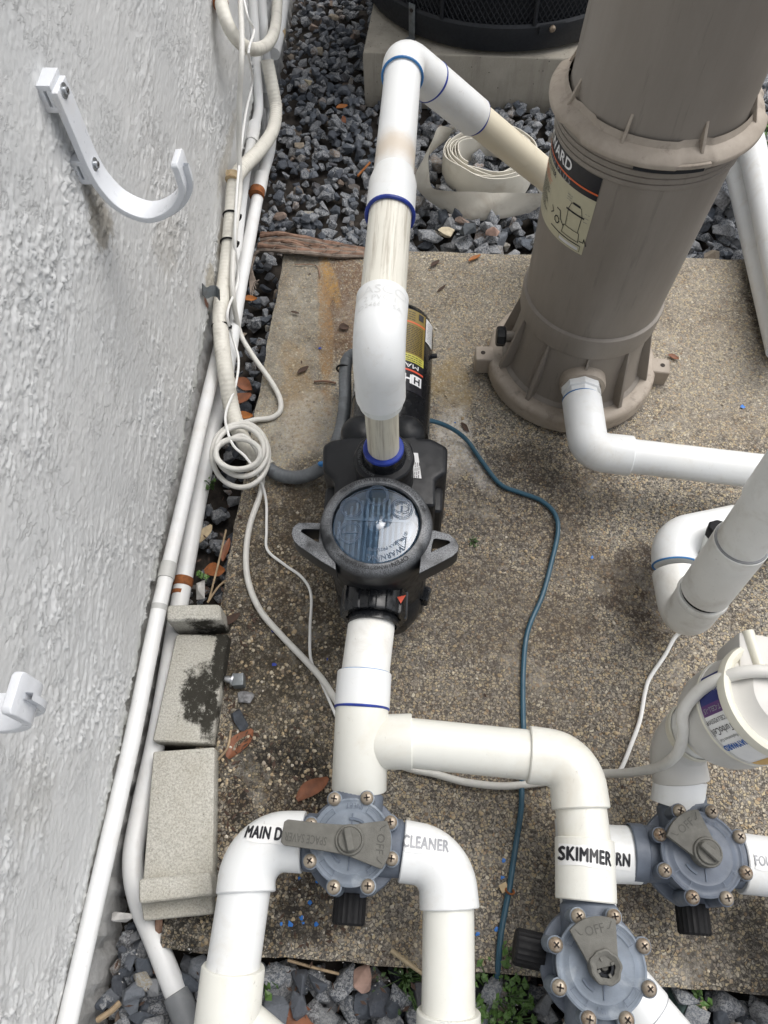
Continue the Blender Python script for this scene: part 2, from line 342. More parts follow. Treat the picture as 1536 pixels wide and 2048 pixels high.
# --- gravel stones
for gname, g0, g1 in (('gravel_stone', .50, .54), ('granite_stone', .14, .18)):
  t = NT(gname)
  g = t.n('ShaderNodeNewGeometry'); oi = t.n('ShaderNodeObjectInfo')
  rnd = t.math('FRACT', t.math('ADD', g.outputs['Random Per Island'], t.math('MULTIPLY', oi.outputs['Random'], 7.31)))
  base = t.ramps(rnd, [(0, (.075, .086, .104)), (.22, (.125, .143, .17)), (.42, (.09, .10, .12)), (.60, (.20, .22, .25)), (.74, (.14, .15, .168)), (.84, (.29, .30, .315)), (.90, (.10, .10, .11)), (.94, (.24, .20, .16)), (.97, (.30, .22, .18)), (1, (.36, .32, .24))])
  rnd2 = t.math('FRACT', t.math('MULTIPLY', rnd, 53.7))
  gran = t.ramp(rnd2, g0, g1)
  sp = t.ramp(t.noise(260, 4, .75, dist=.8), .46, .54)
  c = t.mix(t.math('MULTIPLY', gran, t.math('MULTIPLY', sp, .9)), base, (.42, .43, .44))
  c = t.mix(t.math('MULTIPLY', t.ramp(t.noise(60, 7, .75), .52, .72), .42), c, (.22, .235, .255))
  c = t.mix(t.math('MULTIPLY', t.ramp(t.noise(1, 5, .7, co=t.scaled(160, 40, 160)), .60, .66), .28), c, (.34, .35, .36))
  t.l(c, t.b.inputs['Base Color']); t.b.inputs['Roughness'].default_value = .68; t.b.inputs['Specular IOR Level'].default_value = .4; t.bump(t.noise(110, 8, .75), 1.0, .006)
t = NT('pebble')
g = t.n('ShaderNodeNewGeometry')
t.l(t.ramps(g.outputs['Random Per Island'], [(0, (.50, .40, .26)), (.3, (.36, .27, .16)), (.6, (.55, .48, .36)), (.8, (.22, .17, .12)), (1, (.60, .55, .46))]), t.b.inputs['Base Color'])
t.b.inputs['Roughness'].default_value = .7

# ------------------------------------------------------------------ mesh builder
def basis(d, ref=None):
    d = Vector(d).normalized()
    r = Vector(ref) if ref is not None else (Vector((0, 0, 1)) if abs(d.z) < .9 else Vector((0, 1, 0)))
    x = r.cross(d)
    if x.length < 1e-6: x = Vector((1, 0, 0)).cross(d)
    x.normalize(); y = d.cross(x); return x, y, d
class MB:
    def __init__(s): s.v = []; s.f = []
    def add(s, vs, fs):
        o = len(s.v); s.v += [Vector(p) for p in vs]; s.f += [tuple(i + o for i in f) for f in fs]; return s
    def tube(s, pts, r, seg=20, caps=True, closed=False):
        pts = [Vector(p) for p in pts]; n = len(pts); rs = r if isinstance(r, (list, tuple)) else [r] * n
        tan = []
        for i in range(n):
            a = pts[(i - 1) % n] if (i > 0 or closed) else pts[i]; b = pts[(i + 1) % n] if (i < n - 1 or closed) else pts[i]
            d = (b - a); tan.append(d.normalized() if d.length > 1e-9 else (tan[-1] if tan else Vector((0, 0, 1))))
        x, y, _ = basis(tan[0]); vs = []; fs = []
        for i in range(n):
            if i:
                q = tan[i - 1].rotation_difference(tan[i]); x = q @ x
            x = (x - tan[i] * x.dot(tan[i])).normalized(); y = tan[i].cross(x)
            for k in range(seg):
                a = 2 * PI * k / seg; vs.append(pts[i] + (x * math.cos(a) + y * math.sin(a)) * rs[i])
        for i in range(n - 1 + (1 if closed else 0)):
            j = (i + 1) % n
            for k in range(seg):
                k2 = (k + 1) % seg; fs.append((i * seg + k, i * seg + k2, j * seg + k2, j * seg + k))
        if caps and not closed:
            fs.append(tuple(reversed(range(seg)))); fs.append(tuple((n - 1) * seg + k for k in range(seg)))
        return s.add(vs, fs)
    def lathe(s, prof, o=(0, 0, 0), axis=(0, 0, 1), seg=48, ref=None, a0=0.0, a1=None, wob=None):
        x, y, d = basis(axis, ref); o = Vector(o); full = a1 is None; vs = []; fs = []
        m = seg if full else seg + 1; A = 2 * PI if full else a1 - a0
        for (r, z) in prof:
            for k in range(m):
                a = a0 + A * k / seg; rr = r * (wob(a, z) if wob else 1)
                vs.append(o + (x * math.cos(a) + y * math.sin(a)) * rr + d * z)
        for i in range(len(prof) - 1):
            for k in range(seg):
                k2 = (k + 1) % m; fs.append((i * m + k, i * m + k2, (i + 1) * m + k2, (i + 1) * m + k))
        return s.add(vs, fs)
    def box(s, c, sz, rot=None):
        c = Vector(c); h = [q / 2 for q in sz]; vs = []
        for dx in (-1, 1):
            for dy in (-1, 1):
                for dz in (-1, 1):
                    p = Vector((dx * h[0], dy * h[1], dz * h[2])); vs.append(c + (rot @ p if rot else p))
        return s.add(vs, [(0, 1, 3, 2), (4, 6, 7, 5), (0, 4, 5, 1), (2, 3, 7, 6), (0, 2, 6, 4), (1, 5, 7, 3)])
    def prism(s, poly, z0, z1, xf=None):
        n = len(poly); vs = [Vector((p[0], p[1], z0)) for p in poly] + [Vector((p[0], p[1], z1)) for p in poly]
        if xf: vs = [xf @ p for p in vs]
        return s.add(vs, [tuple(reversed(range(n))), tuple(range(n, 2 * n))] + [(i, (i + 1) % n, (i + 1) % n + n, i + n) for i in range(n)])
    def ringprism(s, outer, inner, z0, z1):
        n = len(outer); L = [(outer, z1), (inner, z1), (inner, z0), (outer, z0)]
        vs = [Vector((p[0], p[1], z)) for pl, z in L for p in pl]; fs = []
        for a in range(4):
            b = (a + 1) % 4
            for i in range(n):
                j = (i + 1) % n; fs.append((a * n + j, a * n + i, b * n + i, b * n + j))
        return s.add(vs, fs)
    def grid(s, fn, nu, nv):
        vs = [fn(i / nu, j / nv) for j in range(nv + 1) for i in range(nu + 1)]
        return s.add(vs, [(j * (nu + 1) + i, j * (nu + 1) + i + 1, (j + 1) * (nu + 1) + i + 1, (j + 1) * (nu + 1) + i) for j in range(nv) for i in range(nu)])
    def ball(s, c, r, seg=16, rings=10, sc=(1, 1, 1)):
        c = Vector(c); vs = []; fs = []
        for j in range(rings + 1):
            ph = PI * j / rings
            for k in range(seg):
                a = 2 * PI * k / seg; vs.append(c + Vector((math.sin(ph) * math.cos(a) * r * sc[0], math.sin(ph) * math.sin(a) * r * sc[1], math.cos(ph) * r * sc[2])))
        for j in range(rings):
            for k in range(seg):
                k2 = (k + 1) % seg; fs.append((j * seg + k, (j + 1) * seg + k, (j + 1) * seg + k2, j * seg + k2))
        return s.add(vs, fs)
    def build(s, name, mat, parent=None, angle=35, bevel=0.0, bseg=2, weld=True):
        o = org(parent); me = bpy.data.meshes.new(name)
        bm = bmesh.new()
        vv = [bm.verts.new(p - o) for p in s.v]
        for f in s.f:
            if len(set(f)) < 3: continue
            try: bm.faces.new([vv[i] for i in f])
            except ValueError: pass
        if weld: bmesh.ops.remove_doubles(bm, verts=bm.verts, dist=1e-6)
        bmesh.ops.recalc_face_normals(bm, faces=bm.faces)
        if bevel:
            es = [e for e in bm.edges if len(e.link_faces) == 2 and e.calc_face_angle(0) > R_(28)]
            bmesh.ops.bevel(bm, geom=es, offset=bevel, segments=bseg, profile=.6, affect='EDGES', clamp_overlap=True)
        bm.to_mesh(me); bm.free()
        for p in me.polygons: p.use_smooth = True
        me.set_sharp_from_angle(angle=R_(angle))
        ob = bpy.data.objects.new(name, me); COL.objects.link(ob)
        me.materials.append(M(mat) if isinstance(mat, str) else mat)
        if parent: ob.parent = parent
        return ob
def org(o):
    v = Vector((0, 0, 0))
    while o is not None: v += o.location; o = o.parent
    return v
def tag(o, label=None, cat=None, group=None, kind=None):
    for k, v in (('label', label), ('category', cat), ('group', group), ('kind', kind)):
        if v: o[k] = v
    return o
def thing(name, loc, label, cat, group=None):
    o = bpy.data.objects.new(name, None); COL.objects.link(o); o.location = loc; o.empty_display_size = .05
    return tag(o, label, cat, group)

def smooth(pts, n=8, closed=False):
    P = [Vector(p) for p in pts]; out = []; L = len(P)
    rng = range(L) if closed else range(L - 1)
    for i in rng:
        p0 = P[(i - 1) % L] if (i > 0 or closed) else P[0] * 2 - P[1]; p1 = P[i]; p2 = P[(i + 1) % L]
        p3 = P[(i + 2) % L] if (i < L - 2 or closed) else P[-1] * 2 - P[-2]
        for k in range(n):
            u = k / n
            out.append(.5 * (2 * p1 + (p2 - p0) * u + (2 * p0 - 5 * p1 + 4 * p2 - p3) * u * u + (3 * p1 - p0 - 3 * p2 + p3) * u ** 3))
    if not closed: out.append(P[-1])
    return out
def bend(a, c, b, r, n=10):
    a, c, b = Vector(a), Vector(c), Vector(b); u = (a - c).normalized(); w = (b - c).normalized()
    ang = u.angle(w); tl = min(r / math.tan(ang / 2), (a - c).length * .98, (b - c).length * .98); r = tl * math.tan(ang / 2)
    ctr = c + (u + w).normalized() * (r / math.sin(ang / 2))
    s0, s1 = c + u * tl - ctr, c + w * tl - ctr; tot = s0.angle(s1); out = [a]
    for k in range(n + 1):
        f = k / n; out.append(ctr + (s0 * math.sin((1 - f) * tot) + s1 * math.sin(f * tot)) / math.sin(tot))
    out.append(b); return out
def elbow(name, a, c, b, R, r, mat, parent, lip=.0016):
    pts = bend(a, c, b, r, 12); n = len(pts)
    rs = [R] * n
    pts2 = []; rr = []
    d0 = (pts[1] - pts[0]).normalized(); d1 = (pts[-1] - pts[-2]).normalized()
    pts2 = [pts[0], pts[0] + d0 * .0015] + pts[1:-1] + [pts[-1] - d1 * .0015, pts[-1]]
    rr = [R - .0012, R] + [R * .985] * (n - 2) + [R, R - .0012]
    return MB().tube(pts2, rr, 36).build(name, mat, parent)
def pipe(name, pts, r, mat, parent, seg=32): return MB().tube(pts, r, seg).build(name, mat, parent)
def sleeve(name, a, b, R, mat, parent, seg=36, ch=.0015):
    a, b = Vector(a), Vector(b); d = (b - a).normalized()
    return MB().tube([a, a + d * ch, b - d * ch, b], [R - ch * .8, R, R, R - ch * .8], seg).build(name, mat, parent)
def torus(name, c, axis, R, r, mat, parent, seg=36, wob=0.0):
    x, y, d = basis(axis); c = Vector(c)
    pts = [c + (x * math.cos(a) + y * math.sin(a)) * R + d * wob * math.sin(3 * a + R * 900) for a in [2 * PI * k / seg for k in range(seg)]]
    return MB().tube(pts, r, 8, closed=True).build(name, mat, parent)

# ------------------------------------------------------------------ text and decals
_TX = {}
def text_geo(s, size=1.0, bold=0.0, sx=1.0, maxlen=None):
    key = (s, bold)
    if key not in _TX:
        cu = bpy.data.curves.new('lettering', 'FONT'); cu.body = s; cu.size = 1; cu.resolution_u = 3; cu.space_character = 1.0 + bold * 2.2; cu.align_x = 'CENTER'; cu.align_y = 'CENTER'
        ob = bpy.data.objects.new('lettering', cu); COL.objects.link(ob)
        dg = bpy.context.evaluated_depsgraph_get(); me = ob.evaluated_get(dg).to_mesh()
        _TX[key] = ([tuple(v.co) for v in me.vertices], [tuple(p.vertices) for p in me.polygons])
        ob.evaluated_get(dg).to_mesh_clear(); bpy.data.objects.remove(ob); bpy.data.curves.remove(cu)
    v, f = _TX[key]
    v = [(p[0] * size * sx, p[1] * size) for p in v]
    if maxlen: v, f = refine(v, f, maxlen)
    return v, f
def refine(v, f, L):
    bm = bmesh.new(); vv = [bm.verts.new((p[0], p[1], 0)) for p in v]
    for q in f:
        try: bm.faces.new([vv[i] for i in q])
        except ValueError: pass
    bmesh.ops.triangulate(bm, faces=bm.faces)
    for _ in range(4):
        es = [e for e in bm.edges if e.calc_length() > L]
        if not es: break
        bmesh.ops.subdivide_edges(bm, edges=es, cuts=1); bmesh.ops.triangulate(bm, faces=[q for q in bm.faces if len(q.verts) > 3])
    bm.verts.index_update(); o = ([(q.co.x, q.co.y) for q in bm.verts], [tuple(w.index for w in q.verts) for q in bm.faces]); bm.free(); return o
def textmesh(name, s, size, fn, mat, parent, bold=0.0, sx=1.0, maxlen=None):
    v, f = text_geo(s, size, bold, sx, maxlen)
    mb = MB(); w = bold * size * .9; e = size * .02
    for i, (dx_, dy_) in enumerate(((0, 0), (w, 0), (-w, 0), (0, w), (0, -w)) if bold else ((0, 0),)):
        vs = []
        for a, b in v:
            p = fn(a + dx_, b + dy_)
            if i:
                n = (fn(a + dx_ + e, b + dy_) - p).cross(fn(a + dx_, b + dy_ + e) - p)
                if n.length > 0: p = p + n.normalized() * (.00003 * i)
            vs.append(p)
        mb.add(vs, f)
    return mb.build(name, mat, parent, weld=False)
def frame(o, right, up, h=0.0):
    o, r, u = Vector(o), Vector(right).normalized(), Vector(up).normalized(); n = r.cross(u)
    return lambda a, b, k=0.0: o + r * a + u * b + n * (h + k)
def bvh(*obs):
    vs = []; fs = []
    for ob in obs:
        o = org(ob); k = len(vs); vs += [v.co + o for v in ob.data.vertices]; fs += [tuple(i + k for i in p.vertices) for p in ob.data.polygons]
    return BVHTree.FromPolygons(vs, fs)
def dropfn(tree, o, right, up, h=.0006, lift=.15):
    o, r, u = Vector(o), Vector(right).normalized(), Vector(up).normalized(); n = r.cross(u).normalized()
    def fn(a, b, k=0.0):
        p = o + r * a + u * b; q = tree.ray_cast(p + n * lift, -n)
        return (q[0] if q[0] else p) + n * (h + k)
    return fn
def ragged(w, h, k=.0012, n=7):
    # outline of a torn sticker
    rj = lambda: random.uniform(-k, k); P = []
    for i in range(n): P.append((-w / 2 + w * i / n, -h / 2 + rj()))
    for i in range(3): P.append((w / 2 + rj(), -h / 2 + h * i / 3))
    for i in range(n): P.append((w / 2 - w * i / n, h / 2 + rj()))
    for i in range(3): P.append((-w / 2 + rj(), h / 2 - h * i / 3))
    return P
def sticker(tree, o, right, up, txt, w, h, size, parent, bold=.03, sx=.8, tmat='print_black', label=None, bgm='sticker_white', name='sticker'):
    P = ragged(w, h); v, f = refine(P, [tuple(range(len(P)))], .005)
    fn = dropfn(tree, o, right, up, .0008)
    b = MB().add([fn(*q) for q in v], f).build(name, bgm, parent)
    if label: b['label'] = label
    textmesh('lettering', txt, size, lambda a, c: fn(a, c, .0006), tmat, b, bold, sx, .004)
    return b

# ================================================================== SETTING
# ---- ground
gz = -.105
g = MB(); g.grid(lambda u, v: Vector((-0.6 + 6.6 * u, -4 + 14 * v, gz)), 4, 8); g.grid(lambda u, v: Vector((-12 + 11.4 * u, -4 + 14 * v, gz)), 2, 2)
ground = tag(g.build('ground', 'soil'), kind='structure')

# ---- slab
SX0, SX1, SY0, SY1 = -.376, .760, -.062, 1.437
rj = np.random.RandomState(3)
def slab_top(u, v):
    x = SX0 + (SX1 - SX0) * u; y = SY0 + (SY1 - SY0) * v
    return x, y
nu, nv = 70, 92
mb = MB(); vs = []; idx = {}
ex = lambda k: .0012 * math.sin(k * .37) + .0007 * math.sin(k * 1.1 + 1) + .0009 * rj.uniform(-1, 1)
eb = [ex(i) for i in range(nu + 1)]; ef = [ex(i + 40) for i in range(nu + 1)]; el = [ex(i + 90) for i in range(nv + 1)]; er = [ex(i + 140) for i in range(nv + 1)]
for j in range(nv + 1):
    for i in range(nu + 1):
        x, y = slab_top(i / nu, j / nv); z = .0012 * math.sin(x * 23 + y * 9) + .0012 * math.sin(y * 31 - x * 13)
        if j == 0: y += ef[i]; z -= .004
        if j == nv: y += eb[i]; z -= .004
        if i == 0: x += el[j]; z -= .004
        if i == nu: x += er[j]; z -= .004
        vs.append(Vector((x, y, z - .001)))
fs = [(j * (nu + 1) + i, j * (nu + 1) + i + 1, (j + 1) * (nu + 1) + i + 1, (j + 1) * (nu + 1) + i) for j in range(nv) for i in range(nu)]
loop = [i for i in range(nu + 1)] + [(j * (nu + 1) + nu) for j in range(1, nv + 1)] + [nv * (nu + 1) + i for i in range(nu - 1, -1, -1)] + [j * (nu + 1) for j in range(nv - 1, 0, -1)]
n0 = len(vs)
for k in loop: vs.append(Vector((vs[k].x, vs[k].y, -.10)))
L = len(loop)
for k in range(L):
    k2 = (k + 1) % L; fs.append((loop[k], n0 + k, n0 + k2, loop[k2]))
slab = tag(mb.add(vs, fs).build('concrete_slab', 'aggregate', angle=50), kind='structure')
# larger pebbles standing proud of the worn cement
mb = MB()
for k in range(1500):
    if random.random() < .62: p = at(random.uniform(400, 720), random.uniform(1080, 1900), 0)
    else: p = at(random.uniform(560, 1530), random.uniform(520, 1960), 0)
    if not (SX0 + .01 < p.x < SX1 - .01 and SY0 + .01 < p.y < SY1 - .01): continue
    r = random.choice((.0018, .0022, .0026, .003, .0036)) * (1.35 if random.random() < .06 else 1); a = random.uniform(0, PI); sx_ = random.uniform(.7, 1.25); ca, sa = math.cos(a), math.sin(a)
    vs = []
    for q, z in ((1.0, -.1), (.74, .30)):
        for m in range(6):
            an = m * PI / 3 + random.uniform(-.42, .42); x, y = math.cos(an) * r * q * sx_, math.sin(an) * r * q
            vs.append(p + Vector((x * ca - y * sa, x * sa + y * ca, z * r - .0005)))
    vs.append(p + Vector((0, 0, r * .36)))
    mb.add(vs, [(m, (m + 1) % 6, 6 + (m + 1) % 6, 6 + m) for m in range(6)] + [(6 + m, 6 + (m + 1) % 6, 12) for m in range(6)])
tag(mb.build('pebbles', 'pebble', slab, angle=60, weld=False), kind='stuff')

# ---- house wall: rough stucco over a grey footing, with the roof's eave above
house = thing('house_wall', (wall_x(.2), .2, -.1), 'grey white stucco house wall with rough trowelled finish above a grey footing', 'wall')
def fnoise(ny, nz, d, lo, hi, seed, stretch=1.0, ang=0.0):
    rs = np.random.RandomState(seed); w = np.fft.fft2(rs.standard_normal((ny, nz)))
    fy = np.fft.fftfreq(ny, d)[:, None]; fz = np.fft.fftfreq(nz, d)[None, :]
    a = fy * math.cos(ang) + fz * math.sin(ang); b = (-fy * math.sin(ang) + fz * math.cos(ang)) / stretch
    fr = np.sqrt((a * stretch) ** 2 + b ** 2 * 1.0)
    m = np.exp(-(fr * lo * .5) ** 2 * 2) * (1 - np.exp(-(fr * hi) ** 2 * 2)); o = np.real(np.fft.ifft2(w * m)); return o / o.std()
d = .0025; Y0, Y1, Z0, Z1 = -.36, 2.65, .088, .96
ny, nz = int((Y1 - Y0) / d), int((Z1 - Z0) / d)
n1 = fnoise(ny, nz, d, .055, .34, 1, 1.8, .35); n2 = fnoise(ny, nz, d, .009, .04, 2, 1.5, .35); n3 = fnoise(ny, nz, d, .006, .016, 3); n4 = fnoise(ny, nz, d, .30, 1.2, 4); n5 = fnoise(ny, nz, d, .022, .09, 5, 1.8, .2)
n6 = fnoise(ny, nz, d, .030, .14, 6, 2.6, .25)
q = n1 * .95 + .42 * n5 + .24 * n2 + .40 * n4 - .15
st = np.clip(q / .10 + .5, 0, 1)
patch = np.clip(.55 + .8 * n4 + .35 * n1, 0, 1)
lip = np.exp(-((q - .08) / .11) ** 2) * np.clip(.45 + .6 * n2 + .4 * n5, 0, 1.7)
thread = np.exp(-(n6 / .08) ** 2) * np.clip(n1 * .8 + n4 * .5, 0, 1.3) * np.clip(.2 + n2 * .8, 0, 1.6)
hgt = patch * (.0012 * st + .0030 * lip + .0024 * thread) + .0015 * np.clip(n2, 0, 2) * np.clip(n4 * .8 + n5 * .35 + n1 * .3 - .55, 0, 1) + .00016 * n3 + .00022 * n2
yi = list(range(0, int(1.35 / d))) + list(range(int(1.35 / d), ny, 2)); yi = np.array(yi); zi = np.arange(0, nz)
hh = hgt[np.ix_(yi, zi)]
yy = Y0 + yi * d; zz = Z0 + zi * d
XX = (-0.473 - .0215 * (yy - .243))[:, None] + .004 + hh
# ragged lower edge of the render coat
edge = .006 * fnoise(ny, 8, d, .05, .3, 9)[yi, 0] + .003 * fnoise(ny, 8, d, .015, .06, 10)[yi, 0]
ZZ = np.repeat(zz[None, :], len(yy), 0); fall = np.clip(1 - (zz - Z0) / .03, 0, 1)[None, :]; ZZ = ZZ + edge[:, None] * fall
XX[:, 0] -= .010; XX[:, 1] -= .002
co = np.stack([XX, np.repeat(yy[:, None], nz, 1), ZZ], -1).reshape(-1, 3) - np.array(house.location)
me = bpy.data.meshes.new('stucco'); NV = co.shape[0]; a_, b_ = len(yy), nz
ii = (np.arange(a_ - 1)[:, None] * b_ + np.arange(b_ - 1)[None, :]).ravel(); quads = np.stack([ii, ii + b_, ii + b_ + 1, ii + 1], -1).ravel()
me.vertices.add(NV); me.vertices.foreach_set('co', co.astype(np.float32).ravel())
nq = len(ii); me.loops.add(nq * 4); me.loops.foreach_set('vertex_index', quads.astype(np.int32)); me.polygons.add(nq)
me.polygons.foreach_set('loop_start', (np.arange(nq) * 4).astype(np.int32)); me.polygons.foreach_set('loop_total', np.full(nq, 4, np.int32))
me.update(calc_edges=True); me.polygons.foreach_set('use_smooth', np.ones(nq, bool)); me.materials.append(M('stucco'))
so = bpy.data.objects.new('stucco', me); COL.objects.link(so); so.parent = house
def wallpt(y, z, off=0): return Vector((wall_x(y) + off, y, z))
def wallbox(y0, y1, z0, z1, o0, o1):
    return MB().add([wallpt(y0, z0, o0), wallpt(y1, z0, o0), wallpt(y1, z1, o0), wallpt(y0, z1, o0), wallpt(y0, z0, o1), wallpt(y1, z0, o1), wallpt(y1, z1, o1), wallpt(y0, z1, o1)],
                    [(0, 1, 2, 3), (4, 7, 6, 5), (0, 4, 5, 1), (1, 5, 6, 2), (2, 6, 7, 3), (3, 7, 4, 0)])
wallbox(-4, 8, Z1, 2.75, -.2, .005).build('upper_wall', 'stucco', house)
wallbox(-4, Y0, .088, Z1, -.2, .005).build('near_wall', 'stucco', house); wallbox(Y1, 8, .088, Z1, -.2, .005).build('far_wall', 'stucco', house)
fo = MB(); fo.grid(lambda u, v: wallpt(-.6 + 3.6 * u, -.11 + .23 * v, -.004 + (.006 * math.sin(u * 310 + 9 * v) * math.sin(u * 97) + .004 * math.sin(u * 700 + 4 * v)) * (1 - .6 * v)), 400, 8)
fo.build('footing', 'footing', house)
wallbox(-4, -.6, -.11, .088, -.2, -.004).build('footing', 'footing', house); wallbox(3.0, 8, -.11, .088, -.2, -.004).build('footing', 'footing', house)
wallbox(-4, 8, 2.56, 2.74, .006, .34).build('eave', 'roof_eave', house)

# ---- far equipment pad and the round unit on it
pz = .062
pA, pB = at(729, 181, -.05), at(1100, 195, -.05)
dx = (pB - pA).normalized(); dx.z = 0; dyv = Vector((-dx.y, dx.x, 0))
mb = MB(); ws = 1.0; o = Vector((pA.x, pA.y, 0))
nn = 60
prof = [(-.10, 0), (.045, .000), (pz - .003, .0015), (pz, .004)]
vs = []; fs = []
corner = []
for (z, ins) in prof:
    for (a, b) in [(ins, ins), (ws - ins, ins), (ws - ins, ws - ins), (ins, ws - ins)]:
        corner.append((a, b, z))
m = len(prof)
for (a, b, z) in corner: vs.append(o + dx * a + dyv * b + Vector((0, 0, z)))
for i in range(m - 1):
    for k in range(4): fs.append((i * 4 + k, i * 4 + (k + 1) % 4, (i + 1) * 4 + (k + 1) % 4, (i + 1) * 4 + k))
fs.append(tuple((m - 1) * 4 + k for k in range(4)))
pad = thing('equipment_pad', (pA.x, pA.y, -.05), 'raised square concrete pad under the black round unit behind the white pipe', 'concrete pad')
MB().add(vs, fs).build('pad_block', 'cast_concrete', pad, angle=20)
uc = Vector((.166, 2.575, pz)); UR = .428
unit = thing('outdoor_unit', uc, 'black round outdoor heat pump unit with diamond mesh grille on a concrete pad', 'heat pump')
MB().lathe([(.01, .02), (UR - .03, .02), (UR - .004, .012), (UR, .02), (UR, .075), (UR - .006, .082), (UR - .03, .082)], uc, seg=96).build('base_ring', 'black_mesh', unit)
MB().lathe([(UR - .022, .08), (UR - .022, .85), (.02, .9)], uc, seg=64).build('coil_core', 'black_inner', unit)
mb = MB()
for k in range(170):
    for sg in (1, -1):
        a0 = 2 * PI * k / 170; pts = []
        for j in range(13):
            z = .08 + .60 * j / 12; a = a0 + sg * (z - .08) * 1.55; pts.append(uc + Vector((math.cos(a) * (UR - .008), math.sin(a) * (UR - .008), z)))
        if max(p.y for p in pts) > uc.y + .12: continue
        mb.tube(pts, .0016, 4, caps=False)
tag(mb.build('mesh_grille', 'black_mesh', unit, weld=False), kind='stuff')
for k in range(5):
    a = R_(-150 + 35 * k); pts = [uc + Vector((math.cos(a) * (UR - .004), math.sin(a) * (UR - .004), z)) for z in (.08, .7)]
    MB().tube(pts, .006, 8).build('grille_post', 'black_mesh', unit)
c0 = at(826, 62, pz + .02); a = math.atan2(c0.y - uc.y, c0.x - uc.x); rd = Vector((math.cos(a), math.sin(a), 0)); tg = Vector((-rd.y, rd.x, 0))
mt = Matrix((tg, rd, Vector((0, 0, 1)))).transposed()
b = MB(); b.box(uc + rd * (UR + .003) + Vector((0, 0, .05)), (.022, .003, .09), mt); b.box(uc + rd * (UR + .020) + Vector((0, 0, .0035)), (.022, .036, .003), mt)
clip = b.build('clip', 'galvanised', unit, bevel=.0008)
MB().lathe([(.0, .0022), (.005, .0022), (.005, 0)], uc + rd * (UR + .0045) + Vector((0, 0, .078)), rd, 12).build('bolt', 'screw_slot', clip)
c0 = at(1104, 66, pz + .06); a = math.atan2(c0.y - uc.y, c0.x - uc.x); rd = Vector((math.cos(a), math.sin(a), 0)); tg = Vector((-rd.y, rd.x, 0)); mt = Matrix((tg, rd, Vector((0, 0, 1)))).transposed()
bd = MB().box(uc + rd * (UR + .003) + Vector((0, 0, .07)), (.075, .004, .022), mt).build('joint_strap', 'black_mesh', unit, bevel=.001)
MB().lathe([(0, .008), (.005, .008), (.009, .004), (.009, 0)], uc + rd * (UR + .005) + Vector((0, 0, .07)), rd, 14).build('bolt', 'screw_steel', bd)

# ================================================================== FILTER TANK
TC = at(1135, 738, 0); TC.z = 0
tank = thing('cartridge_filter', TC, 'tall tan cartridge filter tank on a flared base at the right of the slab', 'pool filter')
def tz(z): return TC + Vector((0, 0, z))
MB().lathe([(.0, .005), (.172, .004), (.178, .010), (.178, .036), (.175, .043), (.170, .0465), (.152, .0475), (.149, .0478)], TC, seg=96).build('base_rim', 'tank_pale', tank)
MB().lathe([(.150, .046), (.1405, .054), (.134, .085), (.128, .13), (.1262, .175), (.1262, .19), (.120, .195)], TC, seg=96).build('flared_base', 'tank_tan', tank)
MB().lathe([(.120, .186), (.1325, .187), (.1335, .192), (.1345, .228), (.1335, .235), (.1300, .2365), (.1275, .238)], TC, seg=96).build('base_collar', 'tank_tan', tank)
rb = MB()
for k in range(10):
    a = 2 * PI * k / 10 + .27; rd = Vector((math.cos(a), math.sin(a), 0)); tg = Vector((-rd.y, rd.x, 0))
    poly = [(.125, .185), (.1305, .185), (.162, .047), (.125, .047)]
    w = .003; vs = [tz(z) + rd * r + tg * sgn * w * (1.6 if z < .1 else .6) for sgn in (-1, 1) for r, z in poly]
    rib = MB().add(vs, [(0, 1, 2, 3), (7, 6, 5, 4), (0, 4, 5, 1), (1, 5, 6, 2), (2, 6, 7, 3), (3, 7, 4, 0)]).build('rib', 'tank_tan', tank, bevel=.001)
prof = [(.1275, .236), (.1285, .245), (.146, .500), (.1465, .515)]
TR = lambda z: .1285 + (z - .245) / .310 * .0090
MB().lathe([(.1275, .236)] + [(TR(.245 + .310 * k / 14), .245 + .310 * k / 14) for k in range(15)] + [(.138, .561)], TC, seg=96).build('lower_shell', 'tank_tan', tank)
gp = [(.137, .560)]
for k in range(4):
    z = .561 + k * .0105; gp += [(.1395 + .0012 * k, z), (.1410 + .0012 * k, z + .002), (.1410 + .0012 * k, z + .0085), (.1385 + .0012 * k, z + .0095)]
gp += [(.142, .606)]
MB().lathe(gp, TC, seg=96).build('threaded_neck', 'tank_tan', tank, angle=25)
FZ = .606
def lobes(a, z):
    k = 1.0
    for i in range(5):
        dlt = (a - (.55 + i * 2 * PI / 5) + PI) % (2 * PI) - PI
        k += .030 * max(0, min(1, (.50 - abs(dlt)) / .05))
    return k
MB().lathe([(.140, FZ), (.1510, FZ - .001), (.1530, FZ + .001), (.1535, FZ + .006), (.1522, FZ + .009), (.1415, FZ + .016), (.1340, FZ + .019), (.1305, FZ + .028)], TC, seg=240,
           wob=lambda a, z: lobes(a, z) if True else 1).build('locking_ring', 'tank_pale', tank)
for k in range(8):
    a = 2 * PI * k / 8 + .30; rd = Vector((math.cos(a), math.sin(a), 0)); tg = Vector((-rd.y, rd.x, 0))
    vs = [tz(z) + rd * r + tg * sg * .0022 for sg in (-1, 1) for r, z in ((.127, FZ + .014), (.145, FZ + .013), (.1285, FZ + .055))]
    MB().add(vs, [(0, 1, 2), (5, 4, 3), (0, 3, 4, 1), (1, 4, 5, 2), (2, 5, 3, 0)]).build('gusset', 'tank_pale', tank, bevel=.0006)
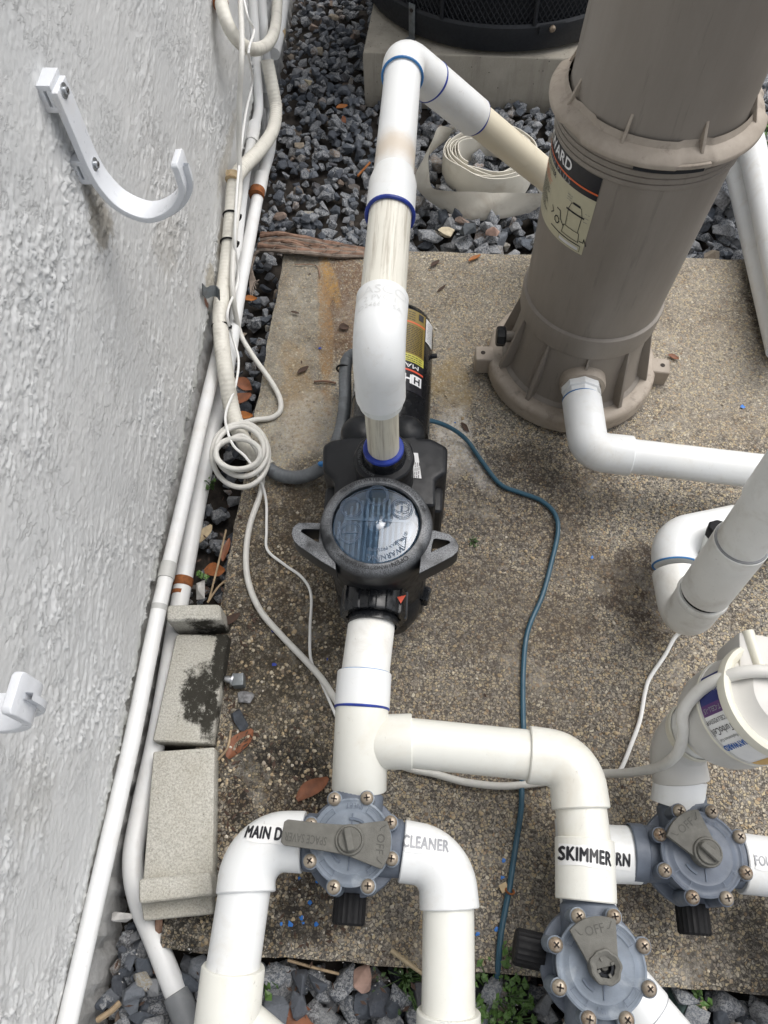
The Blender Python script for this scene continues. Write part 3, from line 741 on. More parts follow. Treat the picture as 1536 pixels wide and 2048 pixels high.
# dark slot under the ring
a0 = math.atan2(at(1290, 300, FZ).y - TC.y, at(1290, 300, FZ).x - TC.x)
MB().lathe([(.1500, FZ - .0015), (.1515, FZ - .0020), (.1515, FZ - .0090), (.1420, FZ - .0100)], TC, seg=24, a0=-1.88, a1=-1.22).build('lock_slot', 'black_inner', tank)
MB().lathe([(.1535, FZ + .0075), (.1575, FZ + .0070), (.1580, FZ + .0020), (.1530, FZ + .0010)], TC, seg=24, a0=-1.90, a1=-1.20).build('lock_tab', 'tank_pale', tank)
MB().lathe([(.1310, FZ + .018), (.1300, FZ + .030), (.1265, FZ + .25), (.1235, FZ + .37), (.118, FZ + .42), (.085, FZ + .455), (.03, FZ + .47), (.0, FZ + .47)], TC, seg=96).build('upper_shell', 'tank_tan', tank)
# lugs
for (px, py) in ((968, 716), (1296, 732)):
    p = at(px, py, .035); rd = (p - tz(.035)); rd.z = 0; rd.normalize(); tg = Vector((-rd.y, rd.x, 0)); mt = Matrix((rd, tg, Vector((0, 0, 1)))).transposed()
    b = MB(); b.box(tz(.024) + rd * .186, (.040, .040, .046), mt)
    lug = b.build('mounting_lug', 'tank_pale', tank, bevel=.005, bseg=3)
    MB().lathe([(0, .0006), (.005, .0006), (.005, -.003)], tz(.047) + rd * .190, seg=14).build('bolt_hole', 'screw_slot', lug)
p = at(993, 672, .10); rd = (p - tz(.10)); rd.z = 0; rd.normalize()
pl_ = MB().lathe([(.012, .118), (.012, .152)], tz(.095), rd, 20).build('drain_boss', 'tank_tan', tank)
MB().lathe([(0, .168), (.017, .168), (.0195, .165), (.0195, .152), (.017, .149), (0, .149)], tz(.095), rd, 24, wob=lambda a, z: 1 + .06 * math.cos(8 * a)).build('drain_knob', 'black_plastic', pl_)
# label on the shell
def hitcyl(px, py):
    d = rayd(px - 12, py); ox, oy = -TC.x, -TC.y; r = .1365
    A = d.x ** 2 + d.y ** 2; B = 2 * (ox * d.x + oy * d.y); C = ox * ox + oy * oy - r * r
    dd = max(B * B - 4 * A * C, 0); k = (-B - math.sqrt(dd)) / (2 * A); q = CO + d * k
    return math.atan2(q.y - TC.y, q.x - TC.x), q.z
thR, zT = hitcyl(1197, 358); _, zB = hitcyl(1153, 511); _, zK = hitcyl(1183, 404); _, zO = hitcyl(1189, 391)
LR = .1365
def labfn(h):
    def fn(u, z):
        th = thR + u / LR; r = TR(z) + h; return TC + Vector((math.cos(th) * r, math.sin(th) * r, z))
    return fn
def labrect(name, u0, u1, z0, z1, h, mat, par):
    fn = labfn(h); n = max(2, int(abs(u1 - u0) / .006)); return MB().grid(lambda a, b: fn(u0 + (u1 - u0) * a, z0 + (z1 - z0) * b), n, 3).build(name, mat, par)
LW = .20
lab = labrect('label', -LW, 0, zB, zT, .0006, 'print_tan', tank)
labrect('label_band', -LW, 0, zK, zT, .0010, 'print_black', lab); labrect('orange_line', -LW, 0, zO - .0028, zO, .0014, 'print_orange', lab)
thD, zD = hitcyl(1137, 330); uD = (thD - thR) * LR
zc = (zT + zO) / 2 + .001; hcap = (zT - zO) * .62
tv, tf = text_geo('HAYWARD', hcap / .70, .02, 1.0); wmax = max(v[0] for v in tv)
fn = labfn(.0014); textmesh('lettering', 'HAYWARD', hcap / .70, lambda a, b: fn(uD - wmax + a, zc + b), 'print_white', lab, .025, 1.0, .006)
textmesh('lettering', 'STAR-CLEAR  P L U S', .013, lambda a, b: fn(uD - .055 + a, (zK + zO) / 2 - .0015 + b), 'print_faded', lab, 0, 1.0, .006)
textmesh('lettering', 'CARTRIDGE FILTER', .012, lambda a, b: fn(uD - .085 + a, zK - .010 + b), 'print_black', lab, .01, 1.0, .006)
def printrows(name, u0, u1, z0, z1, rows, mat, par, fnn, hgt_=.0012, gap=.2):
    mb = MB()
    for r in range(rows):
        z = z1 + (z0 - z1) * r / max(rows - 1, 1); u = u0; end = u1 - random.uniform(0, (u1 - u0) * .25)
        while u < end:
            w = random.uniform(.003, .009); w = min(w, end - u)
            mb.add([fnn(u, z), fnn(u + w, z), fnn(u + w, z + hgt_), fnn(u, z + hgt_)], [(0, 1, 2, 3)]); u += w + .0016
    return tag(mb.build(name, mat, par, weld=False), kind='stuff')
hz = zK - zB
printrows('small_print', -.175, -.098, zB + hz * .22, zB + hz * .62, 16, 'print_black', lab, fn); printrows('small_print', -.175, -.098, zB + hz * .68, zB + hz * .80, 5, 'print_orange', lab, fn)
# little diagram of a pump and a filter
mb = MB(); fl = labfn(.0013)
def stroke(pts, w=.0011):
    for (a, b) in zip(pts[:-1], pts[1:]):
        a, b = Vector((*a, 0)), Vector((*b, 0)); d = (b - a).normalized(); n = Vector((-d.y, d.x, 0)) * w / 2; a = a - d * w / 2; b = b + d * w / 2
        N = 3; 
        for k in range(N):
            p, q_ = a.lerp(b, k / N), a.lerp(b, (k + 1) / N); mb.add([fl(*(p + n)[:2]), fl(*(q_ + n)[:2]), fl(*(q_ - n)[:2]), fl(*(p - n)[:2])], [(0, 1, 2, 3)])
cu, cz = -.030, zB + hz * .48; k = hz * .34
stroke([(cu - .013, cz - k * .4), (cu - .014, cz + k * .45)]); stroke([(cu + .013, cz - k * .4), (cu + .014, cz + k * .45)])
stroke([(cu - .017, cz + k * .45), (cu + .017, cz + k * .45)], .003); stroke([(cu - .014, cz + k * .5), (cu - .010, cz + k * .85), (cu + .010, cz + k * .85), (cu + .014, cz + k * .5)])
stroke([(cu - .006, cz + k * .9), (cu + .006, cz + k * .9)], .003); stroke([(cu - .016, cz - k * .4), (cu + .016, cz - k * .4), (cu + .018, cz - k * .85), (cu - .018, cz - k * .85), (cu - .016, cz - k * .4)])
stroke([(cu - .045, cz - k), (cu + .022, cz - k)], .002); stroke([(cu - .018, cz - k * .5), (cu - .026, cz - k * .3), (cu - .03, cz + .05 * k), (cu - .038, cz + .05 * k)], .0018)
stroke([(cu - .034 + .006 * math.cos(a), cz - k * .5 + .006 * math.sin(a)) for a in [PI * q / 4 for q in range(9)]], .002)
stroke([(cu - .052, cz - k * .1), (cu - .046, cz - k * .3), (cu - .052, cz - k * .45)], .0016); stroke([(cu + .020, cz - k * .75), (cu + .027, cz - k * .75), (cu + .027, cz - k * .55), (cu + .033, cz - k * .85)], .0014)
mb.build('diagram', 'print_black', lab, weld=False)
printrows('small_print', -.052, -.040, zB + hz * .78, zB + hz * .86, 3, 'print_grey', lab, fn, .001); printrows('small_print', -.012, -.003, zB + hz * .58, zB + hz * .72, 3, 'print_grey', lab, fn, .001)
sp_ = labrect('serial_plate', -.052, -.006, zB + hz * .03, zB + hz * .14, .0010, 'print_black', lab); labrect('serial_panel', -.0513, -.0067, zB + hz * .036, zB + hz * .134, .0013, 'print_tan', lab); labrect('serial_panel', -.050, -.010, zB + hz * .05, zB + hz * .10, .0016, 'print_silver', lab)

tank.rotation_euler = (0, R_(1.6), 0)      # the tank leans slightly
# ---- filter outlet: union nut, elbow and pipe off to the right
OZ = .115
po = at(1163, 792, OZ); rd = po - tz(OZ); rd.z = 0; rd.normalize()
MB().lathe([(.044, .09), (.044, .140), (.042, .145), (.034, .146)], tz(OZ), rd, 36).build('outlet_boss', 'tank_pale', tank)
outlet = thing('outlet_pipe', Vector((po.x, po.y, 0)), 'white pipe leaving the front of the tan filter and turning right over the slab', 'pipe')
a1_ = tz(OZ) + rd * .142; b1_ = tz(OZ) + rd * .172
MB().lathe([(.0385, .140), (.0385, .158), (.034, .160), (.034, .176)], tz(OZ), rd, 8).build('hex_adapter', 'pvc_white', outlet, bevel=.001)
ce = at(1178, 902, OZ); en = at(1262, 912, OZ)
elbow('elbow', tz(OZ) + rd * .174, ce, en, .0375, .036, 'pvc_white', outlet)
torus('primer_ring', tz(OZ) + rd * .174, rd, .0362, .0012, 'primer_teal', outlet)
dr = (at(1540, 938, OZ) - ce); dr.z = 0; dr.normalize(); e2 = (en - ce).normalized()
ob = pipe('pipe', [en - e2 * .02, en + e2 * .62], .0318, 'pvc_white', outlet)

# ================================================================== PUMP
PX = -.0735
pump = thing('pool_pump', (PX, .62, 0), 'black pool pump with a clear strainer lid in the middle of the slab', 'pool pump')
MZ, MR = .150, .0745
MB().lathe([(0, .262), (.030, .262), (.058, .257), (.070, .246), (MR, .230), (MR, -.03), (.06, -.035), (0, -.035)], (PX - .001, .80, MZ), (0, 1, 0), 64).build('motor', 'black_gloss', pump)
def motorfn(h):
    def fn(u, v):   # u along the lettering (towards -x over the top), v lettering up (towards the viewer)
        ph = -u / MR; return Vector((PX - .001 + math.sin(ph) * (MR + h), .93 - v, MZ + math.cos(ph) * (MR + h)))
    return fn
def mrect(name, u0, u1, v0, v1, h, mat, par):
    fn = motorfn(h); n = max(2, int(abs(u1 - u0) / .005)); return MB().grid(lambda a, b: fn(u0 + (u1 - u0) * a, v0 + (v1 - v0) * b), n, 2).build(name, mat, par)
ml = mrect('motor_label', -.066, .070, -.100, .028, .0006, 'print_gold', pump)
mrect('label_band', -.066, .070, .028, .095, .0006, 'print_black', ml); mrect('label_band', -.066, .070, .010, .028, .0009, 'print_yellow', ml)
mrect('orange_line', -.066, .070, .046, .050, .0010, 'print_red', ml); mrect('orange_line', -.066, .070, -.070, -.066, .0010, 'print_orange', ml)
mrect('logo_plate', -.062, -.040, .056, .078, .0010, 'print_white', ml)
fm = motorfn(.0014)
textmesh('lettering', 'HAYWARD', .028, lambda a, b: fm(a + .022, b + .067), 'print_white', ml, .03, .85, .006)
textmesh('lettering', 'H', .021, lambda a, b: fm(a - .051, b + .067), 'print_black', ml, .03, 1, .006)
textmesh('lettering', 'MAX-FLO', .014, lambda a, b: fm(a - .010, b + .037), 'print_white', ml, .0, 1.5, .006)
printrows('small_print', -.060, .064, -.060, .004, 16, 'print_black', ml, motorfn(.0011), .0016); printrows('small_print', -.040, .064, -.094, -.076, 4, 'print_black', ml, motorfn(.0011), .0016)
printrows('small_print', -.060, -.010, .014, .024, 3, 'print_black', ml, motorfn(.0013), .0016)
mrect('logo_mark', -.060, -.048, -.096, -.080, .0012, 'print_black', ml)
rs_ = MB(); fw = motorfn(.0009); rs_.grid(lambda a, b: fw(-.068 - .026 * a, -.098 + .058 * b), 5, 2); wl = rs_.build('paper_sticker', 'sticker_white', ml)
printrows('small_print', -.091, -.071, -.092, -.046, 10, 'print_faded', wl, motorfn(.0013), .0012)
lf = mrect('side_label', .080, .102, .03, .085, .0006, 'print_black', ml); printrows('small_print', .082, .100, .035, .08, 8, 'print_white', lf, motorfn(.0011), .0015)
MB().lathe([(0, .012), (.004, .012), (.005, .008), (.005, 0)], (PX + MR - .004, .965, MZ + .01), (1, 0, .15), 12).build('side_screw', 'black_plastic', pump)
MB().box((PX, .93, .045), (.12, .12, .09)).build('motor_foot', 'black_plastic', pump, bevel=.006)
MB().box((PX, .62, .018), (.15, .26, .036)).build('pump_foot', 'black_plastic', pump, bevel=.008)
# volute / bracket outline taken at its top edge
BZ = .235
outl = [(645, 888), (644, 938), (668, 958), (668, 1012), (872, 1012), (870, 958), (894, 945), (896, 892), (862, 874), (836, 874), (822, 858), (716, 858), (700, 872), (662, 878)]
poly = [(at(x, y, BZ).x, at(x, y, BZ).y) for x, y in outl]; poly.reverse()
MB().prism(poly, .055, BZ).build('bracket', 'black_plastic', pump, bevel=.010, bseg=3)
for (px, py, r) in ((720, 868, .034), (812, 868, .034)):
    p = at(px, py, .215); MB().ball(p, r, 24, 14, (1, 1, .82)).build('volute_bulge', 'black_plastic', pump)
for (px, py) in ((862, 1000), (672, 1000)):
    p = at(px, py, .20); MB().box(p - Vector((0, 0, .06)), (.040, .05, .13)).build('clamp_boss', 'black_plastic', pump, bevel=.010, bseg=3)
pc = at(767, 895, .328); pc.z = 0
MB().lathe([(.046, .18), (.047, .25), (.046, .270), (.045, .297)], pc, seg=40).build('discharge_neck', 'black_plastic', pump)
MB().lathe([(.030, .290), (.030, .304), (.034, .305), (.035, .303), (.045, .303), (.0475, .300), (.048, .292), (.044, .288)], pc, seg=64, wob=lambda a, z: 1 + .012 * math.cos(10 * a)).build('discharge_flange', 'black_plastic', pump)
col_ = MB().lathe([(.0255, .315), (.0260, .3285), (.0300, .3285), (.0313, .326), (.032, .310), (.035, .304)], pc, seg=48).build('discharge_collar', 'black_gloss', pump)
MB().lathe([(.0245, .3292), (.0300, .3292), (.0316, .3275), (.0318, .323)], pc, seg=48).build('primer_ring', 'primer_blue', col_)
ar = lambda R, z, cen: (lambda a, b: Vector((cen.x + math.cos(PI / 2 + 0 - 0 + a / R) * (R + b), cen.y + math.sin(PI / 2 + a / R) * (R + b), z)))
def arctext(name, s, size, cen, R, th, z, mat, par, flip=False, bold=0.0, sx=1.0):
    # lettering round a circle; th = angle of its middle; flip = tops point inwards
    def fn(a, b):
        if flip: g_ = th + a / R; rr = R - b
        else: g_ = th - a / R; rr = R + b
        return Vector((cen.x + math.cos(g_) * rr, cen.y + math.sin(g_) * rr, z))
    return textmesh(name, s, size, fn, mat, par, bold, sx)
arctext('lettering', 'SUCTION OR PRESSURE', .0065, pc, .0390, R_(200), .3044, 'emboss_black', col_); arctext('lettering', 'SP2715UNKIT', .0065, pc, .0390, R_(20), .3044, 'emboss_black', col_)
st = MB(); p0 = at(832, 930, BZ + .003)
tl_ = [at(823, 905, BZ + .0015), at(836, 906, BZ + .0015), at(843, 957, BZ + .0015), at(818, 955, BZ + .0015)]
sv = st.add(tl_, [(3, 2, 1, 0)]).build('silver_sticker', 'print_silver', pump)
fs_ = frame(tl_[3].lerp(tl_[2], .5) + Vector((0, .018, 0)), (0, 1, 0), (-1, 0, 0), .0008)
printrows('small_print', -.018, .016, -.006, .007, 5, 'print_black', sv, lambda u, v: fs_(u, v), .0011)
# strainer pot with front snout
LC = at(752, 1047, .312); LC.z = 0
pot = MB().lathe([(.060, .02), (.070, .035), (.077, .06), (.079, .22), (.080, .245), (.080, .285)], LC, seg=64).build('strainer_pot', 'black_plastic', pump)
MB().box((LC.x, LC.y + .04, .12), (.150, .16, .17)).build('pot_back', 'black_plastic', pump, bevel=.02, bseg=3)
SZ = .20
MB().lathe([(.056, -.04), (.050, -.058), (.045, -.068), (.043, -.085)], (LC.x - .004, LC.y, SZ - .008), (0, 1, 0), 40).build('suction_snout', 'black_plastic', pump)
MB().lathe([(.072, -.04), (.064, -.064), (.05, -.082), (.0, -.088)], (LC.x, LC.y, .10), (0, 1, 0), 40).build('pot_front', 'black_plastic', pump)
uy = .450
nut = MB().lathe([(.043, 0), (.0485, 0), (.0495, -.004), (.0495, -.042), (.048, -.046), (.040, -.046)], (LC.x - .001, uy, SZ), (0, 1, 0), 144, wob=lambda a, z: 1 + .055 * (1 if math.cos(12 * a) > .2 else 0)).build('union_nut', 'black_gloss', pump)
MB().lathe([(.036, -.040), (.0395, -.047), (.040, -.058), (.037, -.0585)], (LC.x - .001, uy, SZ), (0, 1, 0), 48).build('union_tailpiece', 'black_gloss', nut)
pk = at(838, 1186, .10)
dk = MB().lathe([(.010, -.02), (.010, .006), (.0155, .007), (.0165, .012), (.0165, .026), (.014, .029), (0, .029)], pk - Vector((.010, 0, 0)), (1, -.25, 0), 24, wob=lambda a, z: 1 + .08 * math.cos(8 * a)).build('drain_plug', 'black_gloss', pump)
tr = at(802, 1200, SZ + .035); MB().prism([(0, -.006), (.007, .008), (-.006, .004)], 0, .001, Matrix.Translation(tr)).build('warning_tag', 'print_red', nut)
# lid ring with its two looped handles
RT = .316
ring = MB().lathe([(.0655, RT - .020), (.0658, RT - .003), (.068, RT), (.0755, RT - .001), (.0825, RT - .007), (.0855, RT - .018), (.0855, RT - .038), (.082, RT - .042)], LC, seg=96).build('lid_ring', 'black_chalky', pump)
def pxs(l, z): return [(at(x, y, z).x, at(x, y, z).y) for x, y in l]
def densify(pl, n=6):
    return [Vector((*p, 0)) for p in pl]
HT = RT - .012
for out_, inn in (([(655, 1046), (625, 1045), (597, 1045), (585, 1055), (583, 1067), (587, 1081), (598, 1092), (640, 1121), (672, 1140), (668, 1090)], [(639, 1059), (622, 1058), (606, 1058), (602, 1060), (602, 1063), (606, 1066), (614, 1071), (630, 1081), (637, 1084), (638, 1072)]),
                  ([(838, 1147), (872, 1130), (906, 1112), (916, 1102), (918, 1090), (911, 1078), (898, 1068), (872, 1061), (858, 1060), (843, 1100)], [(862, 1104), (874, 1098), (892, 1090), (900, 1086), (900, 1083), (896, 1081), (884, 1079), (872, 1077), (867, 1078), (864, 1090)])):
    MB().ringprism(pxs(out_, HT), pxs(inn, HT), HT - .034, HT).build('lid_handle', 'black_chalky', ring, bevel=.0045, bseg=3)
lens = MB().lathe([(.0, RT - .001), (.018, RT - .0012), (.045, RT - .003), (.0625, RT - .006), (.0652, RT - .010), (.0652, RT - .014), (.062, RT - .0145), (.0, RT - .009)], LC, seg=72).build('clear_lid', 'smoked_lens', pump)
MB().lathe([(0, RT + .004), (.003, RT + .0035), (.005, RT + .001), (.011, RT + .0002), (.014, RT - .001)], LC, seg=32).build('lid_boss', 'smoked_lens', lens)
bk = MB()
for k in range(15):
    x = -.058 + k * .0083; hw = math.sqrt(max(.0, .060 ** 2 - x * x)); 
    if hw > .01: bk.box(LC + Vector((x, 0, RT - .034)), (.0036, hw * 2, .004))
bk.box(LC + Vector((0, .02, RT - .032)), (.10, .004, .004)); 
MB().lathe([(0, RT - .060), (.064, RT - .060), (.0645, RT - .018), (.0652, RT - .016)], LC, seg=48).build('basket', 'basket_grey', pump)
tag(bk.build('basket_ribs', 'basket_grey', pump), kind='stuff')
def lensring(cx, cy, r, w=.0011):
    n = 36; return MB().add([LC + Vector((cx + math.cos(2 * PI * k / n) * rr, cy + math.sin(2 * PI * k / n) * rr, RT - .0006)) for rr in (r, r - w) for k in range(n)], [(k, (k + 1) % n, n + (k + 1) % n, n + k) for k in range(n)])
simple('lens_print', (.05, .075, .115), .4, .05, 30)
em = MB()
for (cx, cy) in ((.037, .026), (-.001, .046), (-.038, .024), (-.037, -.018)):
    for r in (.0175, .0150): q_ = lensring(cx, cy, r); em.add(q_.v, q_.f)
fb = lambda pts: em.add([LC + Vector((x, y, RT - .0004)) for x, y in pts], [tuple(range(len(pts)))])
for s_ in (1, -1):   # open booklet with a letter i
    fb([(.037 + s_ * .001, .018), (.037 + s_ * .011, .022), (.037 + s_ * .0105, .0235), (.037 + s_ * .001, .0195)]); fb([(.037 + s_ * .011, .022), (.037 + s_ * .011, .033), (.037 + s_ * .0098, .033), (.037 + s_ * .0098, .022)]); fb([(.037 + s_ * .011, .033), (.037 + s_ * .004, .036), (.037 + s_ * .004, .0348), (.037 + s_ * .011, .0318)])
fb([(.0355, .021), (.0385, .021), (.0385, .030), (.0355, .030)]); fb([(.0355, .0315), (.0385, .0315), (.0385, .0345), (.0355, .0345)])
fb([(-.052, -.019), (-.022, -.019), (-.022, -.0175), (-.052, -.0175)])
for a, b_ in (((.030, -.030), (.046, -.022)), ((.046, -.022), (.045, -.040)), ((.045, -.040), (.030, -.030))):
    dvx, dvy = b_[0] - a[0], b_[1] - a[1]; l_ = math.hypot(dvx, dvy); nx_, ny_ = -dvy / l_ * .0006, dvx / l_ * .0006
    fb([(a[0] + nx_, a[1] + ny_), (b_[0] + nx_, b_[1] + ny_), (b_[0] - nx_, b_[1] - ny_), (a[0] - nx_, a[1] - ny_)])
tag(em.build('lid_symbols', 'lens_print', lens, weld=False), kind='stuff')
lz = RT + .0002
# lettering round the lid reads from behind the pump (tops towards the viewer's feet)
arctext('lettering', 'WARNING', .0115, LC, .0555, R_(-72), lz - .0035, 'lens_print', lens, False, .01, 1.0)
arctext('lettering', 'MAX PRESSURE', .0070, LC, .0440, R_(-72), lz - .0022, 'lens_print', lens, False, 0, 1.0)
arctext('lettering', '50 PSI', .0070, LC, .047, R_(-25), lz - .0022, 'lens_print', lens, False, 0, 1.0)
arctext('lettering', 'OPEN', .0105, LC, .0735, R_(-58), RT + .0012, 'black_plastic', ring, False, .01, 1.0)
arctext('lettering', 'HAND TIGHTEN ONLY', .0080, LC, .0740, R_(-102), RT + .0012, 'black_plastic', ring, False, 0, 1.0)
arctext('lettering', 'FILL WITH WATER BEFORE STARTING PUMP', .0080, LC, .0735, R_(78), RT + .0012, 'black_plastic', ring, False, 0, 1.0)

# ================================================================== DISCHARGE PIPE (pump to filter)
DZ = .553
dis = thing('discharge_pipe', (pc.x, pc.y, .35), 'tall white pipe running back over the pump motor and down to the filter', 'pipe')
E0 = Vector((pc.x, pc.y, DZ))
pipe('pipe', [(pc.x, pc.y, .320), (pc.x, pc.y, .47)], .0245, 'pvc_stub', dis)
sleeve('bushing', (pc.x, pc.y, .440), (pc.x, pc.y, .470), .0312, 'pvc_bushing', dis)
E1 = at(808, 118, DZ)
dd = (E1 - E0).normalized()
eA = elbow('elbow', (pc.x, pc.y, .456), E0, E0 + dd * .088, .0350, .040, 'pvc_white', dis)
c1, c2 = at(779, 432, DZ), at(785, 352, DZ)
def ondis(p): return E0 + dd * (p - E0).dot(dd)
c1, c2 = ondis(c1), ondis(c2)
pipe('pipe', [E0 + dd * .06, c1 + dd * .03], .0308, 'pvc_streaked', dis)
cpl = MB().tube([c1, c1 + dd * .0015, c1.lerp(c2, .75), c2], [.0345, .0356, .0356, .0312], 36).build('coupling', 'pvc_white', dis)
torus('primer_ring', c1, dd, .0340, .0030, 'primer_blue', cpl, wob=.0012)
t = NT('pvc_run'); yb = ondis(at(790, 322, DZ)).y - pc.y
sy = t.n('ShaderNodeSeparateXYZ'); t.l(t.co, sy.inputs[0])
dm_ = t.math('ABSOLUTE', t.math('SUBTRACT', sy.outputs['Y'], yb)); dm_ = t.math('ADD', dm_, t.math('MULTIPLY', t.math('SUBTRACT', t.noise(22, 6, .7), .5), .05))
c = t.mix(t.math('MULTIPLY', t.ramp(dm_, .0, .05, (1, 1, 1), (0, 0, 0), 'EASE'), .55), t.ramp(t.noise(20, 5), .3, .7, (.74, .755, .755), (.77, .78, .775)), (.50, .36, .20))
t.l(c, t.b.inputs['Base Color']); t.b.inputs['Roughness'].default_value = .36
pipe('pipe', [c2 - dd * .02, E1 - dd * .05], .0305, 'pvc_run', dis)
D2 = at(1086, 346, .235); d2 = (D2 - E1).normalized()
eB = elbow('elbow', E1 - dd * .052, E1, E1 + d2 * .075, .0355, .036, 'pvc_white', dis)
torus('primer_ring', E1 - dd * .0515, dd, .0335, .0022, 'primer_teal', eB)
k1 = at(932, 222, .4); tcp = (k1 - E1).length
L2 = (D2 - E1).length
kk = .205
cp2 = sleeve('coupling', E1 + d2 * .076, E1 + d2 * kk, .0352, 'pvc_white', dis)
torus('primer_ring', E1 + d2 * .0755, d2, .0345, .0020, 'primer_blue', cp2, wob=.0008); torus('primer_ring', E1 + d2 * kk, d2, .0325, .0028, 'primer_blue', cp2, wob=.0015)
# down to the back of the filter
bk_ = Vector((TC.x - .10, TC.y + .30, .12))
pipe('pipe', [E1 + d2 * (kk - .02), D2 + d2 * .05], .0302, 'pvc_stained', dis)
D3 = D2 + d2 * .05; end_ = tz(.115) + (D3 - tz(.115)).normalized() * .13; end_.z = .115
elbow('elbow', D3 - d2 * .02, D3 + d2 * .05, end_, .0350, .03, 'pvc_white', dis)
tr1 = bvh(eA)
for i, (s_, sz_, v_) in enumerate((('LASCO', .020, .020), ('2 PVC 1', .012, .006), ('D2466  USA', .010, -.006))):
    o_ = E0 + dd * .05; fn = dropfn(tr1, o_ + Vector((0, 0, .0)), (1, 0, 0), (0, 1, 0), .0004); textmesh('moulded_lettering', s_, sz_, lambda a, b: fn(a, b + v_), 'emboss_pvc', eA, 0, 1.1, .006)

# ================================================================== VALVES
def xform(c, yaw, tilt=(0, 0)): return Matrix.Translation(c) @ Matrix.Rotation(tilt[0], 4, 'X') @ Matrix.Rotation(tilt[1], 4, 'Y') @ Matrix.Rotation(yaw, 4, 'Z')
def valve(c, label, yaw, ports, cap_dir, fan, lever=False, knob=True, knob_a=0.0, broken=False, words=(), mat='valve_grey', side='valve_dark', tilt=(0, 0)):
    root = thing('diverter_valve', c, label, 'valve', 'grey three port valves')
    X = xform(c, 0, tilt)
    def xm(mb): mb.v = [X @ v for v in mb.v]; return mb
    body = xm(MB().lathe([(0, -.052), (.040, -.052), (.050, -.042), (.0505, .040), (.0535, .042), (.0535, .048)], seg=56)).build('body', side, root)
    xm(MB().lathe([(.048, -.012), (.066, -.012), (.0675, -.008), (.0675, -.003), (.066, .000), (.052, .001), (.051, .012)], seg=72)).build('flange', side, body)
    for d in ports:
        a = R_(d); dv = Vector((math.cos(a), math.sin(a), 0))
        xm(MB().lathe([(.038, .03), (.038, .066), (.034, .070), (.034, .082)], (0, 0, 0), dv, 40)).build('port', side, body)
    cov = xm(MB().lathe([(.0545, .046), (.0555, .050), (.0550, .0535), (.0525, .0545), (.0500, .0530), (.0470, .0528), (.0440, .0545), (.0400, .0565), (.0370, .0560), (.0340, .0570), (.0, .0580)], seg=72)).build('cover', mat, root)
    for k in range(8):
        a = R_(22.5 + 45 * k) + yaw; p = Vector((math.cos(a) * .0585, math.sin(a) * .0585, 0))
        ps = xm(MB().lathe([(.0105, -.004), (.0098, .044), (.0105, .0455), (.0105, .0525), (.0085, .0535), (0, .0535)], p, seg=20)).build('screw_post', mat, cov)
        sc = xm(MB().lathe([(.0088, .0530), (.0090, .0555), (.0080, .0585), (.0052, .0606), (0, .0614)], p, seg=20)).build('screw', 'screw_steel', root)
        ra = random.uniform(0, PI); cr = MB()
        for q in (0, PI / 2):
            rt = Matrix.Rotation(ra + q, 3, 'Z'); cr.box(p + Vector((0, 0, .0609)), (.0086, .0019, .0018), rt)
        xm(cr).build('slot', 'screw_slot', sc)
    # raised and recessed marks on the cover
    mk = MB()
    for (a0, a1, r0, r1, z) in ((1.0, 1.7, .0265, .0300, .0595), (-2.6, -2.0, .0265, .0300, .0595)):
        for k in range(8):
            b0, b1 = a0 + (a1 - a0) * k / 8, a0 + (a1 - a0) * (k + 1) / 8
            mk.add([Vector((math.cos(b) * r, math.sin(b) * r, zz_)) for zz_ in (.055, z) for (b, r) in ((b0, r0), (b1, r0), (b1, r1), (b0, r1))], [(4, 5, 6, 7), (0, 1, 5, 4), (2, 3, 7, 6), (1, 2, 6, 5), (3, 0, 4, 7)])
    for a in (PI / 2, -PI / 2): mk.box(Vector((math.cos(a) * .027, math.sin(a) * .027, .0578)), (.0018, .016, .0016))
    for k in range(4):
        a = R_(45 + 90 * k) + yaw
        for (r0, r1, b0, b1, z) in ((.0478, .0486, -.24, .24, .0570), (.0405, .0413, -.24, .24, .0572), (.0405, .0486, -.26, -.24, .0574), (.0405, .0486, .24, .26, .0576)):
            for q in range(4):
                g0, g1 = a + b0 + (b1 - b0) * q / 4, a + b0 + (b1 - b0) * (q + 1) / 4
                mk.add([Vector((math.cos(g) * r, math.sin(g) * r, z)) for (r, g) in ((r0, g0), (r1, g0), (r1, g1), (r0, g1))], [(0, 1, 2, 3)])
    tag(xm(mk).build('cover_marks', 'emboss_valve', cov, weld=False), kind='stuff')
    for (s_, th, flip) in words:
        v, f = text_geo(s_, .0100, .0, .95)
        def fn(a, b, th=th, flip=flip):
            R = .0455
            if flip: g_ = th + a / R; rr = R - b
            else: g_ = th - a / R; rr = R + b
            return X @ Vector((math.cos(g_) * rr, math.sin(g_) * rr, .0572))
        MB().add([fn(*q) for q in v], f).build('lettering', 'emboss_valve', cov, weld=False)
    # drain cap
    dv = Vector((math.cos(cap_dir), math.sin(cap_dir), 0)); cz = Vector((0, 0, -.016))
    xm(MB().lathe([(.021, .060), (.0215, .066), (.0215, .096), (.019, .099), (0, .099)], cz, dv, 60, wob=lambda a, z: 1 + .05 * (1 if math.cos(20 * a) > 0 else 0))).build('drain_cap', 'black_rubber', root, angle=25)
    # handle: fan plate reading OFF, hub, knob, optional lever
    fx = Matrix.Rotation(fan, 4, 'Z'); hz_ = .066; hw = R_(33)
    arc = [(math.cos(-hw + 2 * hw * k / 14) * .0545, math.sin(-hw + 2 * hw * k / 14) * .0545) for k in range(15)]
    hb = MB()
    fanpoly = [(.0, -.0165)] + arc + [(.0, .0165)]
